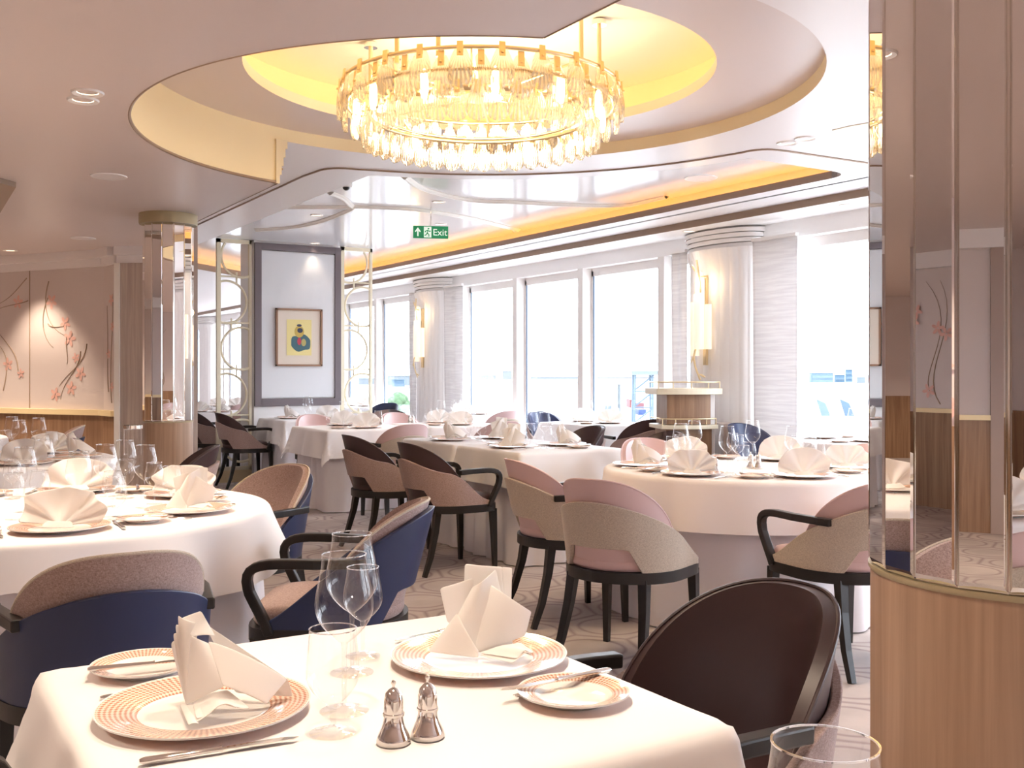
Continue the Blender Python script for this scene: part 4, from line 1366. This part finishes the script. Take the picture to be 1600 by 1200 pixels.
def tall_napkin(v):
    """standing peak with a wide draped wing; local x = width, y away, z up"""
    mb = MB()
    if v == 0:
        # layered pleats rising to the tip on the left
        for k in range(4):
            patch(mb, (-.032 - .002 * k, .004 + .005 * k, .003), (-.024, -.006 + .005 * k, .003), (-.012 - .004 * k, .006 + .006 * k, .128 - .003 * k), (-.044 - .005 * k, .002 + .004 * k, .142 - .016 * k), (0, -.010, 0), 6)
        # bright flap folded over the tip
        patch(mb, (-.040, .006, .134), (-.008, .004, .146), (.012, .012, .104), (-.020, -.006, .108), (.004, -.004, .004), 6)
        # front face, then the big wing falling to the right
        patch(mb, (-.028, -.010, .004), (.040, -.038, .042), (.008, -.010, .100), (-.020, -.008, .112), (0, -.012, .004), 8)
        patch(mb, (.036, -.038, .044), (.098, -.020, .010), (.122, .018, .036), (.006, -.010, .104), (.004, -.014, .010), 10)
        patch(mb, (.122, .018, .037), (.128, .028, .006), (.030, .052, .004), (-.010, .012, .128), (0, .010, 0), 8)
        # folded tail lying towards the viewer
        patch(mb, (-.030, -.006, .004), (.030, -.030, .016), (.064, -.052, .014), (.006, -.086, .002), (0, 0, .012), 8, .004, 2)
        patch(mb, (-.020, -.004, .008), (.040, -.024, .034), (.078, -.038, .010), (.010, -.080, .008), (0, 0, .010), 8, .004, 3)
        patch(mb, (-.040, .0, .003), (-.022, .006, .004), (.016, -.086, .002), (.002, -.090, .002), (0, 0, .003), 6)
    else:
        patch(mb, (-.075, .0, .004), (.065, .01, .004), (.030, .035, .150), (-.012, .02, .120), (0, -.020, 0), 10, .004, 2)
        patch(mb, (-.030, .03, .060), (.055, .04, .060), (.044, .044, .152), (-.028, .034, .160), (0, -.006, 0), 8)
        patch(mb, (-.060, .035, .05), (-.02, .03, .04), (-.01, .03, .135), (-.075, .045, .112), (0, -.004, 0), 6)
        patch(mb, (.048, .030, .062), (.058, .030, .05), (.060, .04, .150), (.040, .04, .153), (.004, 0, 0), 6)
        patch(mb, (-.01, -.012, .006), (.085, .02, .030), (.096, .028, .072), (.02, .020, .125), (.004, -.016, 0), 10)
        patch(mb, (-.095, .01, .003), (.0, -.028, .003), (.0, -.018, .012), (-.04, .01, .075), (0, -.01, 0), 8)
        patch(mb, (.0, -.024, .006), (.07, .0, .010), (.098, -.030, .006), (.060, -.062, .003), (0, 0, .008), 8, .003, 2)
        patch(mb, (.0, -.022, .010), (.075, .004, .022), (.100, -.026, .012), (.066, -.055, .009), (0, 0, .006), 8, .003, 3)
    return mb
P_tall = [smoothn('peaked_napkin', tall_napkin(0), .0018, 2), smoothn('peaked_napkin', tall_napkin(1), .0018, 2)]

OCT = ['right', 'back right', 'back', 'back left', 'left', 'front left', 'front', 'front right']
def setting(key, ang, nap='fan', dist=None, detail=2, where=None, pos=None, glasses=True, rim=.19, naprot=None, nseed=None):
    """ang: room angle (deg) from the table centre to the diner"""
    T = TABLES[key]
    GROUP[0] = T['phrase']
    a = radians(ang)
    R = dist if dist is not None else T['half'] - rim
    X, Y = (T['X'] + R * cos(a), T['Y'] + R * sin(a)) if pos is None else pos
    if where is None:
        dr, dd = cos(a) * C_ - sin(a) * S_, cos(a) * S_ + sin(a) * C_
        where = OCT[int(round(math.degrees(atan2(dd, dr)) / 45)) % 8]
    fx, fy = -cos(a), -sin(a)            # forward (into the table)
    rx, ry = fy, -fx                     # diner's right
    def at(f_, r_): return (X + fx * f_ + rx * r_, Y + fy * f_ + ry * r_, ZT)
    face = atan2(fy, fx) - pi / 2
    ph = T['phrase']
    tail = '%s setting of %s' % (where, ph)
    place(P_plate, at(0, 0), face, 'coral-rimmed charger plate at the ' + tail, 'plate')
    i = (nseed if nseed is not None else int(abs(ang) * 7 + len(key)) % 3)
    if nap == 'fan':
        q = at(0, 0)
        place(P_fan[i], (q[0], q[1], ZT + .008), (-PHI if naprot is None else naprot) + random.uniform(-.25, .25) * (naprot is None), 'white fan napkin at the ' + tail, 'napkin').scale = (1.32 if key == 'T2' else 1.14, 1.1, 1.0)
    elif nap is not None:
        q = at(0, 0)
        place(P_tall[nap], (q[0], q[1], ZT + .012), -PHI if naprot is None else naprot, 'tall peaked white napkin at the ' + tail, 'napkin')
    if detail >= 1:
        place(P_side, at(.05, -.262), face, 'small coral-rimmed side plate at the ' + tail, 'side plate')
    if detail >= 2:
        q = at(.05, -.262); k_ = place(P_knife, (q[0], q[1], ZT + .014), face + radians(8), 'butter knife on side plate, ' + tail, 'knife')
        place(P_knife, at(.0, .185), face, 'dinner knife beside the plate, ' + tail, 'knife')
        place(P_fork, at(.0, -.180), face, 'dinner fork beside the plate, ' + tail, 'fork')
    if glasses:
        place(P_water, at(.16, .20), 0, 'short water goblet at the ' + tail, 'glass')
        place(P_wine, at(.215, .085), 0, 'tall wine glass at the ' + tail, 'glass')
        if detail >= 2: place(P_small, at(.235, .20), 0, 'small wine glass at the ' + tail, 'glass')

# ---- foreground table
table('T1', 'square', .665, 1.55, .413, 'the nearest square table', drop=.33, seed=3, amp=.8)
X1, Y1 = .427, 1.588
X2_, Y2_ = .927, 1.612
place(P_plate, (X1, Y1, ZT), 0, 'large coral-rimmed charger plate at left of the nearest table', 'plate')
place(P_plate, (X2_, Y2_, ZT), 0, 'large coral-rimmed charger plate at right of the nearest table', 'plate')
place(P_tall[0], (X1 + .0, Y1 - .005, ZT + .011), -PHI, 'tall peaked napkin on the left plate of the nearest table', 'napkin')
place(P_tall[1], (X2_, Y2_, ZT + .011), -PHI, 'tall peaked napkin on the right plate of the nearest table', 'napkin')
place(P_side, (.396, 1.862, ZT), 0, 'side plate behind the left charger on the nearest table', 'side plate')
place(P_side, (.946, 1.342, ZT), 0, 'side plate at the right front corner of the nearest table', 'side plate')
def pt(px, py, z=ZT): return pix(px, py, z)
def lay(proto, pa, pb, z, label, cat):
    """lay cutlery from handle-end pixel point pa to tip pb on the table"""
    a, b = Vector(pix(*pa, z)), Vector(pix(*pb, z))
    c = (a + b) / 2; d_ = b - a
    return place(proto, (c.x, c.y, z), atan2(d_.y, d_.x) - pi / 2, label, cat)
lay(P_knife, (150, 1050), (330, 1032), ZT + .016, 'silver butter knife on the left side plate of the nearest table', 'knife')
lay(P_knife, (950, 1052), (785, 1082), ZT + .016, 'silver butter knife on the right side plate of the nearest table', 'knife')
lay(P_knife, (215, 1197), (470, 1157), ZT, 'silver dinner knife in front of the left charger plate', 'knife')
lay(P_knife, (760, 975), (605, 1007), ZT, 'dinner knife mostly hidden behind the right charger plate', 'knife')
lay(P_fork, (960, 1062), (800, 1093), ZT, 'dinner fork between the right charger and its side plate', 'fork')
lay(P_fork, (165, 1092), (330, 1062), ZT, 'dinner fork between the left charger and its side plate', 'fork')
gx = [('water_goblet', P_water, (520, 1146), 'short water goblet in front, left of the silver shakers'),
      ('wine', P_wine, (538, 1112), 'large wine glass directly behind the short goblet'),
      ('wine', P_wine, (550, 1052), 'tallest-looking wine glass, behind the other large one'),
      ('small', P_small, (567, 1026), 'small wine glass farthest back on the nearest table')]
for _, pr_, (px, py), lb in gx:
    x_, y_ = pt(px, py); place(pr_, (x_, y_, ZT), 0, lb, 'glass')
x_, y_ = pt(615, 1160); place(P_shaker, (x_, y_, ZT), 0, 'polished silver shaker, the left one on the nearest table', 'shaker')
x_, y_ = pt(668, 1151); place(P_shaker, (x_, y_, ZT), 0, 'polished silver shaker, the right one on the nearest table', 'shaker')
chair('dark', True, 1.335, 1.525, pi, 'dark brown leather armchair at the right of the nearest table')
chair('mauve', True, -.06, 1.60, 0, 'armchair at the left end of the nearest table, mostly outside the picture')
# ---- table at the camera
table('T0', 'square', .66, .22, .40, 'the table under the camera', drop=.25, seed=4)
x_, y_ = rd(.240, .785); place(P_wine, (x_, y_, ZT), 0, 'wine glass cut by the bottom edge, before the near column', 'glass').scale = (1.18, 1.18, .985)
# ---- round table left
X, Y = rd(-1.80, 3.92)
table('T2', 'round', X, Y, .83, 'the left round table', drop=.155, cloth='square', seed=11, amp=2.0, rot=radians(-8))
for a, n_, g, ns in ((300 - 31.75, 'fan', True, 0), (353 - 31.75, 1, True, None), (47 - 31.75, 'fan', True, 1), (101 - 31.75, 'fan', True, 2), (160 - 31.75, 'fan', True, 1), (230 - 31.75, 'fan', True, 0)):
    setting('T2', a, n_, rim=.24, nseed=ns)
for (px, py, lb) in ((38, 800, 'leftmost extra wine glass on the left round table'), (165, 792, 'extra wine glass behind the front fan napkin, left round table')):
    x_, y_ = pt(px, py); place(P_wine, (x_, y_, ZT), 0, lb, 'glass')
for (px, py, lb) in ((22, 812, 'wine glass near the left edge before the goblets, left round table'), (62, 806, 'wine glass left of the front fan napkin, left round table')):
    x_, y_ = pt(px, py); place(P_small, (x_, y_, ZT), 0, lb, 'glass')
cx_, cy_ = rd(-1.12, 2.82)
chair('mauve', True, cx_, cy_, toward(cx_, cy_, X, Y), 'armchair with navy outer back at front of the left round table')
cx_, cy_ = rd(-.63, 3.62)
chair('highnavy', True, cx_, cy_, pi - PHI, 'armchair seen side-on with navy shell at right of the left round table')
cx_, cy_ = rd(-1.24, 4.72)
chair('highnavy', True, cx_, cy_, toward(cx_, cy_, X, Y), 'tweed armchair behind the side-on one at the left round table')
x_, y_ = rd(-1.62, 4.35)
# ---- far left tables
X, Y = rd(-3.2, 6.15)
table('T3', 'round', X, Y, .75, 'the farther left round table', drop=.27, seed=12, amp=1.2)
for a, n_ in ((322, 'fan'), (15, 0), (68, 'fan'), (268, 'fan')): setting('T3', a - 31.75, n_, detail=1, rim=.22)
x_, y_ = rd(-2.62, 5.9)
hc = empty('hurricane_holder', (rd(-2.45, 6.35)[0], rd(-2.45, 6.35)[1], ZT), 0, 'glass candle cylinder with silver rim on the farther left table', 'candle holder')
hc.location = (*rd(-2.35, 6.3), 0)
hc.location = (*rd(-2.40, 6.48), ZT)
MB().lathe([(.055, 0), (.055, .17), (.052, .17), (.052, .004), (0, .004)], 32).build('glass_cylinder', M['glass'], hc, smooth=True, angle=30)
MB().lathe([(.057, .165), (.06, .168), (.06, .19), (.055, .19)], 32).build('silver_rim', M['silver'], hc, smooth=True, angle=30)
cx_, cy_ = rd(-2.12, 6.2)
chair('dark', False, cx_, cy_, toward(cx_, cy_, X, Y) + .3, 'dark leather chair right of the farther left table, by the slim column')
X, Y = rd(-4.75, 8.2)
table('T17', 'round', X, Y, .62, 'the flowered wall table', drop=.25, seed=13)
for a in (330 - 31.75, 20 - 31.75): setting('T17', a, 'fan', detail=0)
cx_, cy_ = rd(-3.93, 8.55)
chair('mauve', False, cx_, cy_, toward(cx_, cy_, X, Y), 'lone tweed chair top in front of the flowered wall')

# ---- right round table
X4, Y4 = rd(1.28, 5.66)
table('T4', 'round', X4, Y4, .75, 'the right round table', drop=.265, cloth='round', seed=21, amp=1.1)
for a, n_, ns in ((-5, 'fan', 1), (55, 'fan', 2), (115, 'fan', 0), (172, 0, 0), (230, 'fan', 1), (289, 'fan', 2)):
    setting('T4', a - 31.75, n_, nseed=ns)
for (px, py, lb) in ((1108, 738, 'left shaker of the left pair on the right round table'), (1119, 740, 'right shaker of the left pair on the right round table'),
                     (1173, 731, 'left shaker of the right pair on the right round table'), (1185, 732, 'right shaker of the right pair on the right round table')):
    x_, y_ = pt(px, py); place(P_shaker, (x_, y_, ZT), 0, lb, 'shaker')
cx_, cy_ = rd(.51, 4.56)
chair('pink', False, cx_, cy_, toward(cx_, cy_, X4, Y4), 'rose and beige chair with its back to us, front left of right round table')
cx_, cy_ = rd(.29, 5.40)
chair('pink', True, cx_, cy_, toward(cx_, cy_, X4, Y4) + .1, 'rose and beige armchair at the left side of the right round table')
cx_, cy_ = rd(1.48, 4.55)
chair('pink', True, cx_, cy_, toward(cx_, cy_, X4, Y4) + .25, 'rose and beige armchair beside the near column, front of right round table')
cx_, cy_ = rd(2.02, 6.22)
chair('pink', False, cx_, cy_, toward(cx_, cy_, X4, Y4), 'rose leather chair behind the right side of the right round table')
cx_, cy_ = rd(.98, 6.68)
chair('pink', False, cx_, cy_, toward(cx_, cy_, X4, Y4), 'rose leather chair behind the right round table, below the waiter station')

# ---- centre tables
table('T5a', 'square', 3.97, 6.06, .41, 'the centre front square table', drop=.25, seed=31, amp=.8)
table('T5b', 'square', 3.97, 6.96, .41, 'the centre second square table', drop=.25, seed=32, amp=.8)
setting('T5a', 180, 1, where='left'); setting('T5a', 0, 0, where='right')
setting('T5b', 180, 0, where='left', detail=1); setting('T5b', 0, 1, where='right', detail=1)
chair('dark', True, 3.17, 5.93, 0, 'dark-lined tweed armchair, nearer of two left of the centre tables')
chair('dark', True, 3.17, 6.86, 0, 'dark-lined tweed armchair, farther of two left of the centre tables')
chair('dark', False, 4.84, 5.98, pi, 'dark leather chair at the right side of the centre front table')
chair('dark', False, 4.84, 6.95, pi, 'dark leather chair at the right side of the centre second table')
table('T6', 'square', 3.91, 9.20, .45, 'the table before the picture partition', drop=.27, seed=33)
setting('T6', 270, 'fan', detail=1, where='near'); setting('T6', 90, 'fan', detail=1, where='far', dist=.30)
chair('pink', True, 3.92, 8.28, pi / 2, 'beige tweed armchair with its back to us, near the picture partition')
chair('pink', False, 3.92, 10.10, -pi / 2, 'rose chair directly in front of the picture partition table')
table('T10', 'square', 4.94, 9.20, .42, 'the table right of the partition table', drop=.25, seed=34)
setting('T10', 270, 'fan', detail=1, where='near'); setting('T10', 90, 'fan', detail=1, where='far')
chair('pink', False, 4.88, 8.28, pi / 2, 'chair at the near side of the table right of the partition table')
chair('pink', False, 4.88, 10.08, -pi / 2, 'lilac-looking rose chair at the far side of the same centre table')
for (px, py, lb) in ((596, 664, 'shaker at the right edge of the picture partition table'), (640, 661, 'left shaker on the square table right of the partition table'), (645, 661, 'right shaker on the square table right of the partition table')):
    x_, y_ = pt(px, py); place(P_shaker, (x_, y_, ZT), 0, lb, 'shaker')
table('T7', 'square', 4.19, 11.22, .42, 'the table against the picture partition', drop=.28, seed=35)
setting('T7', 180, 0, detail=1, where='left'); setting('T7', 0, 'fan', detail=1, where='right')
chair('dark', True, 3.52, 11.40, 0, 'tweed armchair with dark lining in front of the left fretwork screen')
chair('dark', True, 3.45, 12.40, 0, 'tweed armchair seen through the left fretwork screen')
# window-side tables
table('T8', 'square', 6.40, 5.42, .42, 'the table at the right window', drop=.26, seed=36)
setting('T8', 270, 'fan', detail=1, where='near'); setting('T8', 90, 'fan', detail=1, where='far')
chair('navy', False, 6.42, 6.30, -pi / 2, 'navy chair beside the fluted pilaster at the right window table')
table('T9', 'square', 6.40, 8.66, .42, 'the table below the biggest window', drop=.26, seed=37)
setting('T9', 270, 'fan', detail=1, where='near'); setting('T9', 90, 'fan', detail=1, where='far')
chair('dark', True, 6.30, 7.92, pi / 2, 'tweed armchair with dark lining left of the waiter station')
chair('navy', False, 6.42, 9.52, -pi / 2, 'navy chair behind the table below the biggest window')
table('T12', 'square', 6.40, 11.35, .42, 'the table at the farther large window', drop=.26, seed=38)
setting('T12', 270, 'fan', detail=1, where='near'); setting('T12', 90, 'fan', detail=1, where='far')
chair('pink', False, 6.30, 10.50, pi / 2, 'chair with its pale back to us before the farther large window')
chair('dark', False, 5.62, 11.35, 0, 'dark-topped chair left of the table at the farther large window')
table('T11', 'square', 6.40, 14.9, .42, 'the distant table behind the right screen', drop=.26, seed=39)
setting('T11', 270, 'fan', detail=0, where='near'); setting('T11', 90, 'fan', detail=0, where='far')
chair('navy', False, 5.6, 15.0, 0, 'navy chair top seen through the right fretwork screen')
chair('navy', False, 6.4, 14.1, pi / 2, 'navy chair in front of the distant window table')
table('T14', 'square', 3.85, 13.75, .42, 'the first table behind the left screen', drop=.26, seed=40)
setting('T14', 180, 'fan', detail=0, where='left'); setting('T14', 270, 0, detail=0, where='near', glasses=False)
chair('pink', False, 4.02, 12.98, pi / 2, 'rose chair at the first table behind the left screen')
chair('dark', True, 3.0, 13.7, 0, 'tweed armchair half hidden by the slim mirrored column')
table('T15', 'square', 4.7, 15.9, .42, 'the second table behind the left screen', drop=.26, seed=41)
setting('T15', 180, 'fan', detail=0, where='left'); setting('T15', 270, 'fan', detail=0, where='near', glasses=False)
table('T16', 'square', 3.6, 17.2, .42, 'the farthest table behind the left screen', drop=.26, seed=42)
setting('T16', 180, 'fan', detail=0, where='left'); setting('T16', 270, 'fan', detail=0, where='near', glasses=False)
chair('pink', False, 4.45, 14.7, pi / 2, 'rose chair between the two farther tables behind the left screen')
table('T22', 'round', -4.3, 2.2, .75, 'the table at the flowered side wall', drop=.27, seed=53)
for a in (0, 60, 120, 180, 300): setting('T22', a, 'fan', detail=0, glasses=False)
# tables behind the camera, seen only in the mirrors
table('T20', 'round', -1.6, -1.2, .75, 'the table behind the camera at left', drop=.27, seed=51)
for a in (20, 80, 140, 260): setting('T20', a, 'fan', detail=0, glasses=False)
chair('pink', True, -.55, -.75, toward(-.55, -.75, -1.6, -1.2), 'rose armchair behind the camera, seen in the mirrors')
table('T21', 'round', 2.2, -2.0, .75, 'the table behind the camera at right', drop=.27, seed=52)
for a in (100, 160, 40): setting('T21', a, 'fan', detail=0, glasses=False)
chair('pink', True, 1.9, -.95, -pi / 2, 'rose armchair behind the near column, seen in its mirrors')

# ------------------------------------------------------------------ outside
quay = MB().box(12, 4000, -2000, 4000, -12.2, -12).build('quay_ground', mat('grey_quay_concrete', (0.30, 0.30, 0.29), .9))
struct(quay)
M['bld'] = mat('pale_building', (0.10, 0.12, 0.135), .8)
M['bldblue'] = mat('blue_grey_building', (0.03, 0.07, 0.11), .7)
M['haze'] = mat('far_shed_grey', (0.13, 0.14, 0.145), .9)
M['darkglass'] = mat('dark_window_band', (0.05, 0.09, 0.13), .3)
def bld(px0, px1, ytop, d_, m_, label, name='harbour_building', bands=0):
    d_ *= 3.2
    r0, r1 = (px0 - 800) / 1600 * d_, (px1 - 800) / 1600 * d_
    ztop = EYE + (582 - ytop) * d_ / 1600
    a, b = rd(r0, d_), rd(r1, d_)
    t = empty(name, ((a[0] + b[0]) / 2, (a[1] + b[1]) / 2, -12), -PHI, label, 'building')
    w_ = abs(r1 - r0) / 2
    MB().box(-w_, w_, 0, w_ * .8, 0, ztop + 12).build('walls', m_, t)
    h_ = ztop + 12
    for k in range(bands):
        z = h_ - (k + .8) * 6
        MB().box(-w_ * .95, w_ * .95, -.6, .1, z - 1.5, z + 1.5).build('window_band', M['darkglass'], t)
    MB().box(-w_ * 1.02, w_ * 1.02, -.4, w_ * .82, h_, h_ + .8).build('roof', m_, t)
    return t
bld(1268, 1302, 583, 420, M['bldblue'], 'long blue-grey harbour office seen in the right window', bands=2)
bld(1305, 1320, 586, 430, M['bldblue'], 'small blue-grey block beside the long harbour office', bands=1)
bld(1322, 1332, 578, 440, M['bldblue'], 'taller blue-grey tower in the right window', bands=3)
bld(1340, 1352, 590, 400, M['bld'], 'low pale shed at the right edge of the right window')
bld(785, 800, 580, 600, M['haze'], 'pale distant block in the farther large window')
bld(745, 775, 587, 650, M['haze'], 'low hazy shed left of the pale distant block')
bld(830, 905, 589, 640, M['haze'], 'long hazy warehouse in the middle window')
bld(928, 1024, 590, 700, M['haze'], 'very long hazy warehouse in the biggest window')
bld(612, 632, 594, 300, M['bldblue'], 'dark blue port building seen in the far left window', bands=1)
bld(606, 640, 588, 330, M['bld'], 'wide pale port building behind the dark blue one')
bld(560, 585, 592, 350, M['bld'], 'grey port building seen through the right fretwork screen')
# containers
for (px, py, w_, h_, col, lb) in ((985, 630, 7, 12, (.35, .06, .06), 'upright red container stack outside the biggest window'), (996, 634, 14, 10, (.40, .12, .14), 'dull red container outside the biggest window'),
                                  (1000, 643, 12, 8, (.05, .12, .38), 'blue container below the red ones outside'), (948, 640, 10, 14, (.30, .36, .45), 'grey container outside the biggest window')):
    d_ = 13.28 * 1600 / (py + h_ / 2 - 582)
    a = rd((px - 800) / 1600 * d_, d_)
    o = MB().box(-w_ * d_ / 3200, w_ * d_ / 3200, -6, 6, 0, h_ * d_ / 1600)
    t = empty('shipping_container', (a[0], a[1], -12), -PHI, lb, 'container')
    o.build('corrugated_body', mat('container_paint', tuple(.3 * q_ for q_ in col), .7), t)
# lattice gangway tower
d_ = 60.0
a = rd((1004 - 800) / 1600 * d_, d_)
t = empty('lattice_tower', (a[0], a[1], -12), -PHI, 'white lattice gangway tower rising at the right of the biggest window', 'tower')
top_ = EYE + (582 - 586) * d_ / 1600 + 12
lt = MB()
for s_ in (-.5, .5):
    for y in (-.5, .5):
        lt.tube([(s_ * 1.4, y, 0), (s_, y, top_)], .07, 6)
for k in range(14):
    z = top_ * k / 14
    lt.tube([(-.6, -.5, z), (.6, -.5, z + top_ / 14)], .05, 5); lt.tube([(-.6, -.5, z), (.6, -.5, z)], .04, 5)
lt.build('lattice', mat('steel_blue_lattice', (0.06, 0.09, 0.12), .6), t)
MB().box(-.7, 2.2, -.7, .7, top_, top_ + .25).build('platform', M['bld'], t)
# ship rail outside
t = empty('deck_rail', (W + 1.8, 10.3, 0), 0, 'grey promenade rail outside the farther windows', 'railing')
r_ = MB().tube([(0, .9, 1.13), (0, 6, 1.13)], .022, 8); r_.build('handrail', mat('painted_rail', (0.25, 0.28, 0.3), .4), t, smooth=True)
for y in (.95, 3.4, 5.9): MB().tube([(0, y, 0), (0, y, 1.12)], .02, 8).build('post', M['bld'], t, smooth=True)
struct(MB().box(W + .3, W + 2.0, YN, YF, -.25, -.1).build('floor', M['white']))
# slanted blue tarpaulins on the quay
for (px, lb) in ((1290, 'left of the two slanted blue tarpaulins outside the right window'), (1327, 'right of the two slanted blue tarpaulins outside the right window')):
    d_ = 13.28 * 1600 / 68.0
    a = rd((px - 800) / 1600 * d_, d_)
    k = d_ / 1600
    t = empty('tarpaulin_shelter', (a[0], a[1], -12), -PHI, lb, 'shelter')
    MB().slab(lambda u, v: ((-8 + 13 * u + 5 * v * -1 + (4 if v < .5 else 0) * 0 + (1 - v) * 3) * k, 0, (26 - 6 * u) * k * v), lambda u, v: ((-8 + 13 * u - 5 * v + (1 - v) * 3) * k, 1.2, (26 - 6 * u) * k * v), 4, 4).build('blue_sheet', mat('blue_tarpaulin', (0.05, 0.085, 0.16), .7), t)
# trees by the port building
for (px, py, r, lb) in ((622, 628, 4.2, 'round green tree outside the far left window'), (590, 638, 2.0, 'smaller green tree left of the round one outside')):
    d_ = 13.28 * 1600 / (655 - 582.0)
    a = rd((px - 800) / 1600 * d_, d_)
    t = empty('tree', (a[0], a[1], -12), 0, lb, 'tree')
    MB().tube([(0, 0, 0), (0, 0, 3)], .3, 8).build('trunk', M['twig'], t)
    rn = random.Random(px)
    mbt = MB()
    for _ in range(26):
        u, v = rn.uniform(0, 6.28), rn.uniform(-.6, 1)
        cc = (r * .55 * cos(u) * sqrt(max(0, 1 - v * v)), r * .55 * sin(u) * sqrt(max(0, 1 - v * v)), r + r * .55 * v)
        mbt.lathe([(0, -r * .35), (r * .28, -r * .2), (r * .36, 0), (r * .26, r * .22), (0, r * .35)], 9, cc)
    mbt.build('crown', mat('tree_leaves', (0.04, 0.09, 0.035), .8), t, smooth=True)
